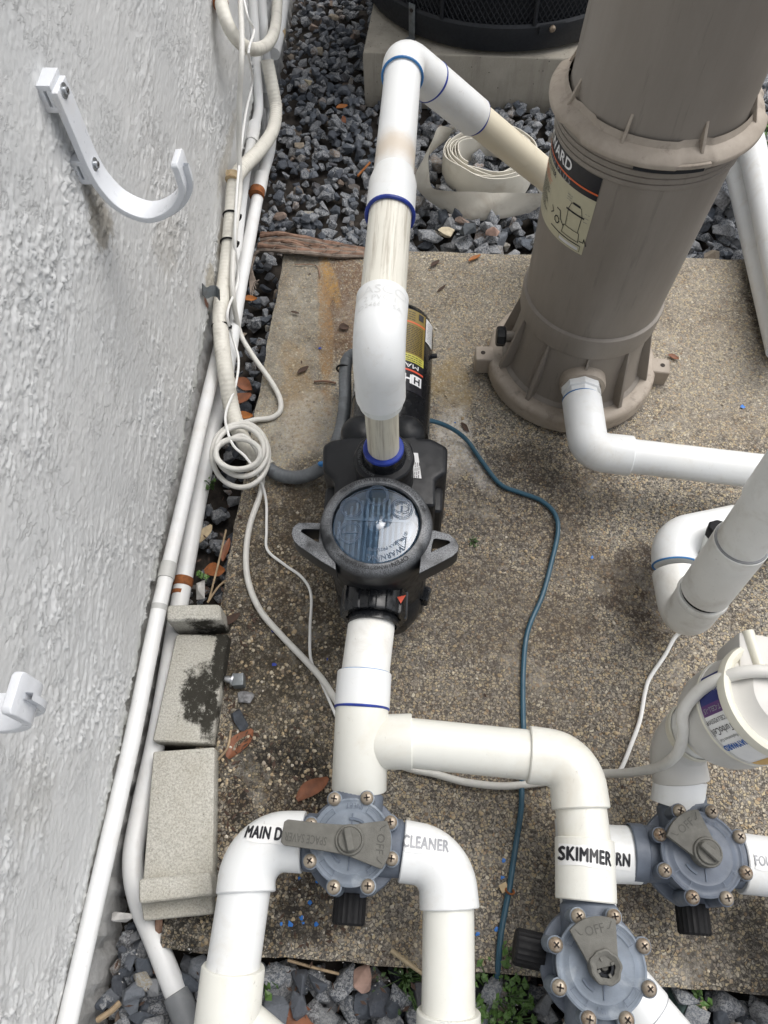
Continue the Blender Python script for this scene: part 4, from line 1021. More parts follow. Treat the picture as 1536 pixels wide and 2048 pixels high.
    if lever:
        lv = [(-.016, .0175), (-.034, .0165), (-.086, .0160), (-.0905, .0125), (-.0905, -.0125), (-.086, -.0160), (-.034, -.0165), (-.016, -.0175)]
        fanpoly = [(.0, -.0190)] + arc + [(.0, .0190)] + lv
    hd = xm(MB().prism(fanpoly, hz_, hz_ + .009, fx)).build('handle', 'handle_grey', root, bevel=.0016, angle=30)
    xm(MB().lathe([(.012, .056), (.0185, .058), (.0195, hz_ + .010), (.0185, hz_ + .0125), (.0165, hz_ + .0130)] + ([(.0150, hz_ + .0120), (.0115, hz_ + .0100), (.0110, hz_ - .004), (.0, hz_ - .004)] if broken else [(.0155, hz_ + .0120), (.0, hz_ + .0120)]), seg=40, wob=(lambda a, z: 1 + (.035 * math.sin(5 * a) + .03 * math.sin(9 * a + 1) if broken and z > hz_ + .0095 else 0)))).build('hub', 'handle_grey', hd)
    if broken:
        xm(MB().lathe([(.0108, hz_ + .007), (.0075, hz_ + .0075), (.0070, hz_ - .002), (0, hz_ - .002)], seg=24)).build('socket', 'black_inner', hd); xm(MB().lathe([(.0045, hz_ - .003), (.0045, hz_ + .003), (.0035, hz_ + .004), (0, hz_ + .004)], seg=16)).build('stem', 'handle_print', hd)
        for k in range(4): a = k * PI / 2 + .5; xm(MB().box(Vector((math.cos(a) * .0095, math.sin(a) * .0095, hz_ + .009)), (.004, .003, .004), Matrix.Rotation(a, 3, 'Z'))).build('hub_tooth', 'handle_grey', hd)
    elif knob:
        kb = xm(MB().lathe([(.0150, hz_ + .0118), (.0150, hz_ + .0150), (.0140, hz_ + .0160), (0, hz_ + .0162)], seg=36)).build('knob', 'handle_grey', hd)
        xm(MB().box(Vector((0, 0, hz_ + .0195)), (.0095, .029, .010), Matrix.Rotation(knob_a, 3, 'Z'))).build('grip', 'handle_grey', kb, bevel=.003, bseg=3)
    zt_ = hz_ + .0094
    fnm = lambda a, b: X @ (fx @ Vector((.0400 + b, -a, zt_)))
    textmesh('lettering', 'OFF', .0150, fnm, 'handle_print', hd, .0, .95)
    ln = MB()
    for sg in (1, -1):
        for (p, q) in (((.0385, sg * .0155), (.0385, sg * .0185)), ((.0385, sg * .0185), (.0455, sg * .0235))):
            p, q = Vector((*p, zt_)), Vector((*q, zt_)); n = Vector((-(q - p).y, (q - p).x, 0)).normalized() * .0006
            ln.add([X @ (fx @ v) for v in (p + n, q + n, q - n, p - n)], [(0, 1, 2, 3)])
    ln.build('off_marks', 'handle_print', hd, weld=False)
    if lever:
        fx2 = lambda o_: (lambda a, b: X @ (fx @ Vector((-.060 + a, b + o_, zt_))))
        textmesh('lettering', 'SPACE SAVER', .0150, lambda a, b: X @ (fx @ Vector((-.058 - a * -1 * -1, -b + .0045 * -1 + .009 * 0 + .0, zt_))), 'handle_print', hd, .01, .62)
    return root, cov

Z1_, Z2_, Z3_ = .145, .15, .095
v1c = at(703, 1685, Z1_ + .04); v1c = Vector((v1c.x, v1c.y, Z1_))
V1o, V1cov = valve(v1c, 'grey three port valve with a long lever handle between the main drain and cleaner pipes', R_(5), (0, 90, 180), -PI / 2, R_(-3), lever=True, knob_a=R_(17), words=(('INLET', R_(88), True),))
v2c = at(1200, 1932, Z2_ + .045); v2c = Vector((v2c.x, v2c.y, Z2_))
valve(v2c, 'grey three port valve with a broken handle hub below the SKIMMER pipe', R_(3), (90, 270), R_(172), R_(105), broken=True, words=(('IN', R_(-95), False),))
v3c = at(1400, 1708, Z3_ + .045); v3c = Vector((v3c.x, v3c.y, Z3_))
valve(v3c, 'darker blue grey valve with a round knob, between the return and fountain pipes', R_(2), (0, 90, 180), -PI / 2, R_(128), knob=True, knob_a=R_(48), words=(('INLET', R_(85), True),), mat='valve_dark')

# ================================================================== SUCTION MANIFOLD (pump back to valves)
suc = thing('suction_pipe', (LC.x, .30, .2), 'white suction pipe with a tee running from the pump union towards the front valve', 'pipe')
s0 = Vector((LC.x - .002, uy - .03, SZ)); s1 = at(726, 1383, .19); t0 = at(724, 1420, .185); t1 = v1c + Vector((.002, .074, 0))
PR, FR = .0362, .0405
pipe('pipe', [s0, s1], PR, 'pvc_aged', suc)
cpa = at(729, 1345, .192); cpb = at(724, 1416, .186)
cpo = sleeve('coupling', cpa, cpb, .0408, 'pvc_white', suc); torus('primer_ring', cpa, cpb - cpa, .0372, .0013, 'primer_teal', cpo); torus('primer_ring', cpb, cpb - cpa, .0385, .0025, 'primer_blue', cpo, wob=.0006)
tee = MB(); tee.tube([cpb - (cpb - cpa).normalized() * .004, t0, t1 + (t0 - t1).normalized() * .0015, t1], [.0388, .0392, .0400, .0390], 40)
kt = .40; tm = t0.lerp(t1, kt); tb = at(824, 1483, tm.z); ub = (tb - tm).normalized()
tee.tube([tm + ub * .008, tm + ub * .030, tb - ub * .0015, tb], [.028, .0385, .0398, .0388], 40)
teeo = tee.build('tee', 'pvc_cream', suc)
trun = thing('skimmer_pipe', at(940, 1490, .16), 'white pipe running right from the tee and turning down to the skimmer valve', 'pipe')
ec = at(1150, 1520, .165); ea = at(1056, 1509, .165); ebb = at(1162, 1618, .16)
pipe('pipe', [tb - (tb - tm).normalized() * .02, ea + (ec - ea).normalized() * .02], .0352, 'pvc_cream', trun)
elbow('elbow', ea, ec, ebb, .0405, .045, 'pvc_cream', trun)
k0 = at(1169, 1678, .157); k1 = v2c + Vector((-.004, .072, .004))
pipe('pipe', [ebb + (ec - ebb).normalized() * .02, k0 - (k0 - ebb).normalized() * -.02], .0355, 'pvc_cream', trun)
cs = sleeve('coupling', k0, k1, .0402, 'pvc_cream', trun)
sticker(bvh(cs), at(1174, 1712, .195), (1, -.07, 0), (.07, 1, 0), 'SKIMMER', .066, .026, .0235, cs, .040, .66)

# ---- main drain pipe
mdp = thing('main_drain_pipe', at(490, 1760, .1), 'white pipe marked MAIN DRAIN left of the lever handled valve', 'pipe')
a = v1c + Vector((-.070, 0, 0)); cc = at(497, 1672, Z1_); cc = Vector((cc.x, v1c.y - .002, Z1_)); bb = at(492, 1786, Z1_)
me1 = elbow('elbow', a, cc, bb, .0405, .052, 'pvc_white', mdp)
q1 = at(467, 1932, .138)
pipe('pipe', [bb + (cc - bb).normalized() * .02, q1 + (q1 - bb).normalized() * .02], .0355, 'pvc_white', mdp)
q2 = at(452, 2065, .12); wy = MB(); wy.tube([q1, q1 + (q2 - q1).normalized() * .002, q2, q2 + Vector((-.01, -.05, -.02))], [.0405, .0418, .0425, .0425], 40)
wy.tube([at(470, 2050, .118), at(545, 2123, .10), at(640, 2205, .09)], [.036, .040, .040], 36)
wyo = wy.build('wye', 'pvc_cream', mdp)
sticker(bvh(me1), at(552, 1669, Z1_ + .038), (1, -.03, 0), (.03, 1, 0), 'MAIN DRAIN', .080, .024, .0225, me1, .040, .64)
# ---- cleaner pipe
clp = thing('cleaner_pipe', at(899, 1800, .1), 'white pipe marked CLEANER right of the lever handled valve', 'pipe')
a = v1c + Vector((.068, -.003, 0)); cc = at(893, 1690, Z1_ - .004); cc = Vector((cc.x, v1c.y - .008, Z1_ - .004)); bb = at(899, 1818, Z1_ - .008)
ce1 = elbow('elbow', a, cc, bb, .0408, .050, 'pvc_white', clp)
q1 = at(897, 2022, .13); pipe('pipe', [bb + (cc - bb).normalized() * .02, q1 + (q1 - bb).normalized() * .02], .0348, 'pvc_cream', clp)
q2 = at(897, 2110, .12); cf = sleeve('coupling', q1, q2, .0415, 'pvc_cream', clp)
sticker(bvh(ce1), at(851, 1688, Z1_ + .035), (1, -.04, 0), (.04, 1, 0), 'CLEANER', .060, .026, .0215, ce1, .034, .66, 'print_faded')
fn = dropfn(bvh(cf), at(905, 2040, .17), (1, 0, 0), (0, 1, 0), .0004); textmesh('moulded_lettering', 'Colari', .014, fn, 'emboss_pvc', cf, 0, 1, .006)
# ---- fitting under the skimmer valve and the sloping pipe beside it
sk = thing('pump_feed_pipe', at(1190, 2060, .1), 'short white pipe socket below the bottom right valve', 'pipe'); sleeve('coupling', v2c + Vector((0, -.068, 0)), v2c + Vector((0, -.18, -.02)), .0405, 'pvc_cream', sk)
dg = thing('drain_branch_pipe', at(1330, 2010, .1), 'white pipe sloping away to the right beside the bottom right valve', 'pipe')
da = at(1225, 1948, .085); de = at(1420, 2180, .075); du = (de - da).normalized()
deo = sleeve('socket', da, da + du * .062, .0385, 'pvc_white', dg); pipe('pipe', [da + du * .05, de], .0365, 'pvc_white', dg)
torus('joint_line', da + du * .062, du, .0375, .0006, 'print_faded', deo)
# ---- return pipe behind the skimmer pipe
rtp = thing('return_pipe', at(1235, 1780, 0), 'white return pipe tee half hidden behind the skimmer pipe', 'pipe')
rc = v3c + Vector((-.150, -.004, -.006)); tee = MB(); tee.tube([rc + Vector((.078, .002, .003)), rc], [.039, .039], 36); r0 = rc + Vector((0, .045, 0)); r1 = rc + Vector((.004, -.085, -.004)); tee.tube([r0, r1], [.0385, .0385], 36)
te = tee.build('tee', 'pvc_white', rtp); pipe('pipe', [r1 + Vector((0, .02, 0)), r1 + Vector((.008, -.28, -.02))], .0350, 'pvc_white', rtp)
MB().lathe([(.0385, .064), (.0400, .066), (.0400, .084), (.038, .086)], v3c, (-1, 0, 0), 36).build('port_sleeve', 'valve_dark', rtp)
tq = at(1228, 1718, .13); sticker(bvh(te), tq + Vector((-.006, 0, 0)), (1, -.05, 0), (.05, 1, 0), 'RETURN', .062, .025, .0225, te, .040, .64)
# ---- fountain pipe
fop = thing('fountain_pipe', at(1530, 1730, 0), 'white elbow with a torn sticker leaving the right side of the blue grey valve', 'pipe')
a = v3c + Vector((.068, -.004, 0)); cc = v3c + Vector((.150, -.008, 0)); bb = v3c + Vector((.156, -.10, 0)); fe = elbow('elbow', a, cc, bb, .0405, .048, 'pvc_white', fop); pipe('pipe', [bb + Vector((0, .02, 0)), bb + Vector((.01, -.3, -.02))], .0355, 'pvc_cream', fop)
sticker(bvh(fe), at(1552, 1726, Z3_ + .038), (1, -.03, 0), (.03, 1, 0), 'FOUNTAIN', .060, .022, .0185, fe, .02, .62, 'print_faded')

# ================================================================== SALT CELL
cell = thing('salt_cell', at(1450, 1480, 0), 'cream and grey salt chlorinator cell with a printed label at the right edge', 'chlorinator cell')
pz_ = Z3_ + .005
ca = v3c + Vector((-.010, .068, .002)); cb = at(1352, 1502, .12); ax0 = at(1372, 1470, .145); ax1 = at(1522, 1408, .30)
axd = (ax1 - ax0).normalized()
crp = thing('cell_feed_pipe', at(1365, 1620, 0), 'white pipe rising from the blue grey valve into the salt cell', 'pipe')
cmid = at(1362, 1560, .108)
pipe('pipe', [ca, cmid + (cb - cmid) * .1], .0372, 'pvc_white', crp)
elbow('elbow', cmid - (cb - cmid) * .05, cb, ax0 + axd * .012, .0405, .040, 'cell_grey', crp)
MB().lathe([(.036, .010), (.041, .010), (.0425, .014), (.0425, .022), (.041, .024)], ax0, axd, 48).build('union_ring', 'cell_cream', cell)
MB().lathe([(.036, .020), (.0395, .022), (.0400, .044), (.0395, .046)], ax0, axd, 60, wob=lambda a, z: 1 + .02 * (1 if math.cos(14 * a) > .3 else 0)).build('union_nut', 'pvc_aged', cell)
MB().lathe([(.041, .042), (.0445, .043), (.0450, .050), (.0440, .054), (.0405, .055), (.0405, .060), (.036, .062)], ax0, axd, 60, wob=lambda a, z: 1 + .03 * (1 if math.cos(10 * a) > .6 else 0)).build('lock_collar', 'cell_cream', cell)
DR = .0700
prof = [(.034, .058), (.050, .060), (.0600, .068), (.0670, .085), (DR, .105), (DR, .128), (DR + .0012, .130), (DR + .0012, .133), (DR, .134), (DR, .176)]
drum = MB().lathe(prof, ax0, axd, 72).build('cell_drum', 'cell_grey', cell)
MB().lathe([(DR + .0004, .126), (DR + .0016, .127), (DR + .0016, .130), (DR + .0004, .131)], ax0, axd, 72).build('drum_bead', 'cell_cream', drum)
MB().lathe([(DR, .174), (DR + .004, .175), (DR + .0048, .180), (DR + .003, .188), (DR - .002, .190), (DR - .008, .187), (DR - .012, .180)], ax0, axd, 72).build('drum_rim', 'cell_cream', drum)
MB().lathe([(DR - .006, .180), (DR - .020, .186), (DR - .03, .200), (.025, .205), (0, .205)], ax0, axd, 48).build('drum_cap', 'cell_grey', drum)
# wrapped label: angle measured round the drum axis, 0 = facing the camera
tocam = (CO - (ax0 + axd * .15)); tocam -= axd * tocam.dot(axd); tocam.normalize(); sdv = axd.cross(tocam)
def drumfn(h):
    def fn(s_, w): g_ = s_ / DR; return ax0 + axd * w + (tocam * math.cos(g_) + sdv * math.sin(g_)) * (DR + h)
    return fn
def drect(name, s0, s1, w0, w1, h, mat, par): fn = drumfn(h); n = max(2, int(abs(s1 - s0) / .006)); return MB().grid(lambda a, b: fn(s0 + (s1 - s0) * a, w0 + (w1 - w0) * b), n, 2).build(name, mat, par)
dsg = 1 if drumfn(0)(.02, .15).y < drumfn(0)(0, .15).y else -1       # +s runs towards the front
dl = drect('cell_label', -.065 * dsg, .105 * dsg, .1345, .1738, .0006, 'sticker_white', drum)
drect('label_panel', -.065 * dsg, -.024 * dsg, .1345, .1738, .0010, 'print_navy', dl); drect('label_panel', -.024 * dsg, -.010 * dsg, .1345, .1738, .0010, 'print_purple', dl); drect('label_panel', .070 * dsg, .105 * dsg, .1345, .1738, .0010, 'print_amber', dl)
fd = drumfn(.0014); wm = .154
# lettering runs along the drum axis, tops towards the front
def dt(s_, size, pos, mat, bold=0, sx=1.0): textmesh('lettering', s_, size, lambda a, b: fd((pos + b) * dsg, wm - a), mat, dl, bold, sx, .006)
dt('Salt and Swim', .008, -.040, 'print_silver', 0, .8); dt('T-CELL-15', .009, -.017, 'print_faded', .01, .8); dt('TCELL925SWP', .0080, -.003, 'print_black', 0, .82); dt('TurboCell', .0135, .010, 'print_black', 0, .72); dt('Replacement Cell', .0055, .022, 'print_grey', .01, .85); dt('HAYWARD', .0115, .033, 'print_blue', .03, .72)
# cell top box
bx0 = at(1500, 1345, .30); rtm = Matrix((axd, sdv, axd.cross(sdv))).transposed()
bo = ax0 + axd * .225
bx = MB().box(at(1512, 1345, .29), (.075, .075, .085), Matrix.Rotation(R_(-8), 3, 'Z')).build('terminal_box', 'cell_grey', cell, bevel=.006)
pq = at(1512, 1345, .29); MB().tube([pq + Vector((-.02, .042, .042)), pq + Vector((-.008, -.045, .042))], .0075, 16).build('box_edge', 'cell_cream', bx)

# ================================================================== CHECK VALVE COLUMN at the right
colm = thing('riser_pipe', at(1405, 1190, 0), 'grey white vertical pipe with a coupling and black ring rising at the right edge', 'pipe')
r0 = at(1404, 1192, .185); r1 = at(1580, 952, .49); ud = (r1 - r0).normalized()
lowc = r0 - ud * .085; lowc.z = max(lowc.z, .085); ho = at(1352, 1152, .10); hc = at(1345, 1078, .105); he = at(1475, 1052, .105)
low = elbow('elbow', r0 - ud * .004, lowc, lowc + (ho - lowc).normalized() * .088, .0385, .034, 'pvc_aged', colm)
MB().tube([r0 - ud * .004, r0 + ud * .004, r0 + ud * .010], [.0385, .0405, .0385], 40).build('socket_lip', 'pvc_aged', colm)
MB().tube([r0 + ud * .008, r0 + ud * .020], [.0350, .0350], 36).build('rubber_ring', 'black_rubber', colm)
cpp = sleeve('coupling', r0 + ud * .018, r0 + ud * .158, .0385, 'pvc_aged', colm)
torus('seal_ring', r0 + ud * .158, ud, .0355, .0022, 'conduit_dark_grey', cpp)
pipe('pipe', [r0 + ud * .14, r0 + ud * .265], .0345, 'pvc_aged', colm); sleeve('sleeve', r0 + ud * .255, r0 + ud * .42, .0382, 'pvc_aged', colm)
sc_ = bvh(cpp); ps_ = r0 + ud * .10 + Vector((-.02, -.02, 0))
utn = thing('lower_return_pipe', at(1345, 1080, 0), 'white double elbow at the foot of the grey riser turning back to the right', 'pipe')
st_ = lowc + (ho - lowc).normalized() * .080
ue = elbow('elbow', st_.lerp(hc, .30), hc, he, .0385, .042, 'pvc_white', utn)
sj = st_.lerp(hc, .30); torus('primer_ring', sj, hc - st_, .0368, .0018, 'primer_teal', ue)
pipe('pipe', [he - (he - hc).normalized() * .02, he + (he - hc).normalized() * .35], .0325, 'pvc_white', utn)
nk = at(1428, 1082, .14); pn = MB().lathe([(.017, -.04), (.017, .012)], nk, (.0, .3, 1), 24).build('air_neck', 'pvc_aged', utn)
MB().lathe([(.0, .034), (.017, .034), (.0195, .031), (.0195, .014), (.017, .012), (0, .012)], nk, (0, .3, 1), 8).build('air_cap', 'black_rubber', utn, bevel=.001)

# ---- two parallel pipes behind the filter
for (pts, r, lb) in ((((1502, 283, .095), (1590, 690, .095)), .0318, 'white pipe lying along the right side of the slab behind the filter, outer one'), (((1466, 300, .035), (1562, 700, .035)), .0300, 'white pipe lying along the right side of the slab behind the filter, inner lower one')):
    p0, p1 = at(*pts[0]), at(*pts[1]); d_ = (p1 - p0).normalized(); pt = thing('side_pipe', p1, lb, 'pipe', 'pipes at the right edge of the slab'); pipe('pipe', [p0 - d_ * .35, p1], r, 'pvc_white', pt)

# ================================================================== HOOKS on the wall
def hook(dy, label):
    yc = .853
    path = [(112, 168), (146, 245), (181, 318), (206, 365), (246, 404), (300, 424), (345, 408), (368, 372), (360, 332), (352, 312)]
    pts = [aty(x, y, yc) for x, y in path]
    xs = wall_x(yc) + .0225
    for i in range(3): pts[i].x = xs
    hk = thing('wall_hook', wallpt(yc + dy, pts[0].z, .01), label, 'hook', 'white J hooks on the stucco wall')
    sm = smooth(pts, 8); W_, T_ = .0185, .0045; mb = MB(); n = len(sm); vs = []; fs = []
    for i, p in enumerate(sm):
        a = sm[max(i - 1, 0)]; b = sm[min(i + 1, n - 1)]; tn = (b - a); tn.y = 0; tn.normalize(); nm = Vector((-tn.z, 0, tn.x))
        w = W_ * (1 if i < n - 3 else (1, .92, .75)[i - n + 3])
        for (sy, sn) in ((-1, -1), (1, -1), (1, 1), (-1, 1)): vs.append(p + Vector((0, dy + sy * w, 0)) + nm * sn * T_)
    for i in range(n - 1):
        for k in range(4): fs.append((i * 4 + k, i * 4 + (k + 1) % 4, i * 4 + 4 + (k + 1) % 4, i * 4 + 4 + k))
    fs += [(3, 2, 1, 0), tuple((n - 1) * 4 + k for k in range(4))]
    bar = mb.add(vs, fs).build('hook_bar', 'hook_white', hk, bevel=.0022, bseg=3, angle=40)
    # stiffening web outside the curl
    web = MB(); vs = []
    seg_ = sm[26:66]
    for p, a, b in zip(seg_, seg_[:1] + seg_[:-1], seg_[1:] + seg_[-1:]):
        tn = (b - a); tn.y = 0; tn.normalize(); nm = Vector((-tn.z, 0, tn.x))
        vs += [p + Vector((0, dy - .003, 0)) - nm * .004, p + Vector((0, dy + .003, 0)) - nm * .004, p + Vector((0, dy + .003, 0)) - nm * .012, p + Vector((0, dy - .003, 0)) - nm * .012]
    web.add(vs, [(i * 4 + k, i * 4 + (k + 1) % 4, i * 4 + 4 + (k + 1) % 4, i * 4 + 4 + k) for i in range(len(seg_) - 1) for k in range(4)]).build('web', 'hook_white', hk)
    for (t_, zz_) in ((0.0, pts[0].z + .004), (1, pts[2].z + .004)):
        xw = wall_x(yc) + .004; L_ = xs - xw; c = Vector(((xs + xw) / 2 - .001, yc + dy, zz_ - .012)); ft = MB()
        for (oy, sy, oz, sz_) in ((0, .037, .0135, .007), (0, .037, -.0135, .007)): ft.box(c + Vector((0, oy, oz)), (L_, sy, sz_))
        for ox in (-1, 1): ft.box(c + Vector((ox * (L_ / 2 - .004), 0, 0)), (.007, .036, .022))
        ft.box(c, (L_ * .6, .004, .022))
        ft.build('standoff', 'hook_white', hk, bevel=.0008)
        sc = Vector((xs + T_, yc + dy, zz_ - .012)); b = MB().lathe([(.009, 0), (.009, .0012), (.0045, .0016), (.0045, .005), (0, .0052)], sc, (1, 0, 0), 6 if False else 20).build('screw', 'zinc', hk)
        MB().box(sc + Vector((.0054, 0, 0)), (.0008, .0055, .0014)).build('slot', 'screw_slot', b)
    return hk
hook(0, 'white plastic J hook screwed to the upper part of the stucco wall')
hook(-.705, 'white J hook cut off by the left edge of the photo, low on the wall')

# ================================================================== CONDUITS, CABLES
def run(name, label, cat, pts, r, mat, seg=16, n=8, part='conduit', group=None, ribs=None):
    P_ = smooth(pts, n) if n > 1 else [Vector(p) for p in pts]
    root = thing(name, P_[-1] * 1.0, label, cat, group)
    if ribs:
        Q = []; 
        for a, b in zip(P_[:-1], P_[1:]):
            m_ = max(1, int((b - a).length / (ribs / 4)))
            for k in range(m_): Q.append(a.lerp(b, k / m_))
        P_ = Q; rr = [r * (1 + (.03 if (i // 2) % 2 else 0)) for i in range(len(P_))]
        o_ = MB().tube(P_, rr, seg).build(part, mat, root)
    else: o_ = MB().tube(P_, r, seg).build(part, mat, root)
    return root, o_, P_
def single(name, label, cat, pts, r, mat, seg=12, n=8, group=None, rr=None):
    P_ = smooth(pts, n); o_ = MB().tube(P_, rr if rr else r, seg).build(name, mat); return tag(o_, label, cat, group), P_
ow = onwall
# the two long white conduits at the foot of the wall
lc, _, LP_ = run('wall_conduit', 'long straight white conduit along the foot of the stucco wall', 'conduit', [ow(120, 2110, .020), ow(262, 1490, .020), ow(318, 1215, .021), ow(368, 1000, .021), ow(404, 840, .022), ow(452, 640, .022)], .0135, 'conduit_white', 20, 1)
for (a_, b_) in (((331, 1158), (338, 1128)),): MB().tube([ow(*a_, .021), ow(*b_, .021)], .0150, 20).build('paint_band', 'conduit_grey', lc)
MB().tube([ow(317, 1221, .021), ow(319, 1210, .021)], .0141, 20).build('joint_mark', 'conduit_grey', lc)
gc, _, _ = run('ground_conduit', 'white conduit bending round the precast blocks and ending in a grey coupling', 'conduit', [at(455, 720, -.02), at(408, 945, -.018), at(362, 1190, -.015), at(318, 1450, -.012), at(282, 1620, -.010), at(266, 1720, -.012), at(278, 1800, -.022), at(310, 1880, -.022), at(352, 1985, -.022), at(372, 2035, -.024)], .0168, 'conduit_white', 20, 8)
a_, b_ = at(352, 1985, -.022), at(392, 2085, -.026); MB().tube([a_, a_.lerp(b_, .02), b_], [.0180, .0200, .0200], 24).build('grey_coupling', 'conduit_dark_grey', gc)
rb_ = at(367, 1162, -.015); rd_ = (at(372, 1140, -.015) - rb_).normalized(); MB().tube([rb_ - rd_ * .012, rb_ - rd_ * .006, rb_ + rd_ * .006], [.0174, .0190, .0182], 20).build('rusty_strap', 'rust', gc)
MB().tube([rb_ - rd_ * .030, rb_ - rd_ * .022], [.0171, .0171], 20).build('rust_stain', 'rust', gc)
# upper conduits
ca_, _, _ = run('service_conduit', 'grey white conduit with a rusty strap running back along the wall beside the gravel', 'conduit', [ow(452, 760, .050), ow(478, 590, .045), ow(497, 490, .045), ow(512, 410, .045), ow(527, 345, .042), ow(541, 290, .035), ow(541, 210, .030), ow(528, 90, .028), ow(517, -60, .028)], .0150, 'conduit_white', 18, 8)
for (p_, q_, rr, nm_, mt_) in (((517, 384), (523, 352), .0185, 'coupling', 'conduit_white'), ((541, 216), (539, 186), .0185, 'coupling', 'conduit_grey')):
    MB().tube([ow(*p_, .043 if p_[1] > 300 else .031), ow(*q_, .043 if p_[1] > 300 else .031)], rr, 20).build(nm_, mt_, ca_)
p_ = ow(513, 392, .044); q_ = ow(515, 380, .044); st_ = MB().tube([p_, q_], .0190, 20).build('rusty_strap', 'rust', ca_)
MB().box(ow(503, 384, .020), (.030, .016, .003)).build('strap_tab', 'rust', st_, bevel=.0006)
cb_, _, _ = run('inner_conduit', 'pale conduit nearest the wall with a painted coupling, passing behind the flexible loop', 'conduit', [ow(467, 560, .020), ow(484, 400, .020), ow(496, 320, .019), ow(507, 262, .018), ow(517, 215, .017), ow(513, 130, .016), ow(503, -40, .016)], .0125, 'conduit_white', 18, 8)
MB().tube([ow(503, 285, .019), ow(509, 250, .018)], .0165, 20).build('coupling', 'conduit_white', cb_); MB().tube([ow(515, 122, .016), ow(513, 98, .016)], .0150, 20).build('coupling', 'conduit_grey', cb_)
cc_, _, _ = run('short_conduit', 'short white conduit end with a rust ring beside the gravel at the top', 'conduit', [ow(548, 108, .045), ow(556, 75, .045), ow(578, -60, .045)], .0165, 'conduit_white', 18, 1)
MB().tube([ow(557, 72, .045), ow(559, 62, .045)], .0180, 18).build('rusty_ring', 'rust_pale', cc_)
# ribbed flexible conduits
fa, _, _ = run('flexible_loop', 'cream ribbed flexible conduit hanging in a U loop from a rusty wall fitting', 'flexible conduit', [ow(440, -14, .02), ow(446, 22, .030), ow(462, 62, .045), ow(488, 92, .062), ow(516, 98, .070), ow(540, 82, .068), ow(552, 45, .060), ow(556, -40, .05)], .0140, 'flex_cream', 18, 8, ribs=.008)
MB().tube([ow(437, -16, .012), ow(442, 10, .024)], [.0165, .0165], 18).build('rusty_fitting', 'rust', fa)
fb_, _, FBP = run('flexible_conduit', 'cream ribbed flexible conduit strapped along the wall down to the cable coil', 'flexible conduit', [ow(534, 120, .045), ow(545, 175, .055), ow(552, 220, .062), ow(545, 262, .062), ow(520, 300, .052), ow(486, 335, .040), ow(470, 362, .032), ow(464, 420, .030), ow(458, 490, .030), ow(450, 560, .030), ow(441, 620, .032), ow(443, 680, .042), ow(452, 750, .060), at(464, 820, .035), at(482, 872, .030), at(510, 912, .026), at(540, 938, .022)], .0165, 'flex_cream', 18, 8, ribs=.008)
for i, (p_, q_) in enumerate((((443, 648), (443, 638)),)): pass
MB().tube([ow(444, 612, .031), ow(448, 590, .030)], .0176, 18).build('tape_band', 'flex_grey', fb_)
sp2 = thing('pipe_strap', ow(410, 578, .01), 'bent galvanised pipe strap screwed to the wall over the flexible conduit', 'strap')
MB().tube([ow(448, 590, .030), ow(447, 600, .030)], .0188, 18).build('strap_loop', 'galvanised', sp2)
rbn = [ow(404, 578, .010), ow(412, 586, .012), ow(422, 582, .018), ow(432, 583, .026), ow(438, 590, .040)]; vs = []
for p_ in smooth(rbn, 5): vs += [p_ + Vector((0, .008, .008)), p_ + Vector((0, -.008, -.008)), p_ + Vector((.002, -.008, -.008)), p_ + Vector((.002, .008, .008))]
MB().add(vs, [(i * 4 + k, i * 4 + (k + 1) % 4, i * 4 + 4 + (k + 1) % 4, i * 4 + 4 + k) for i in range(len(vs) // 4 - 1) for k in range(4)]).build('strap_tab', 'galvanised', sp2)
sp3 = thing('conduit_clip', ow(468, 356, .02), 'rusty pale clip holding the flexible conduit to the wall', 'clip'); MB().tube([ow(466, 362, .030), ow(469, 350, .032)], .0185, 18).build('clip_band', 'rust_pale', sp3); MB().box(ow(460, 348, .012), (.02, .016, .012)).build('clip_tab', 'rust_pale', sp3, bevel=.002)
for i, (px, py, lb) in enumerate(((464, 432, 'black zip tie highest on the flexible conduit'), (459, 486, 'black zip tie just above the fibre strip beside the conduit'), (443, 653, 'black zip tie below the galvanised strap'))):
    p_ = ow(px, py, .031 if i < 2 else .037); q_ = ow(px + (1 if i < 2 else 0), py - 10, .031 if i < 2 else .036); z_ = thing('zip_tie', p_, lb, 'zip tie', 'zip ties round the conduit'); torus('band', p_, q_ - p_, .0192, .0022, 'black_rubber', z_); MB().box(p_ + Vector((.021, -.004, .004)), (.006, .007, .005)).build('tie_head', 'black_rubber', z_, bevel=.001)
# grey liquid tight conduit feeding the pump
gf, _, _ = run('grey_flex_conduit', 'dark grey ribbed conduit from the cable coil to the left side of the pump', 'flexible conduit', [at(534, 935, .022), at(560, 950, .020), at(592, 955, .020), at(622, 948, .028), at(652, 932, .045), at(680, 922, .06)], .0135, 'flex_grey', 18, 8, ribs=.007)
MB().ball(at(644, 928, .062), .009, 10, 8, (1, .6, .8)).build('blue_glue_blob', 'primer_teal', gf)
gm, _, _ = run('motor_conduit', 'dark grey ribbed conduit rising behind the bracket to the motor', 'flexible conduit', [at(672, 890, .12), at(684, 850, .12), at(690, 800, .12), at(690, 750, .125), at(694, 722, .13), at(706, 710, .135), at(730, 706, .14)], .0125, 'flex_grey', 18, 8, ribs=.007)
torus('collar', at(687, 738, .126), (0, 1, .1), .0135, .002, 'black_rubber', gm)
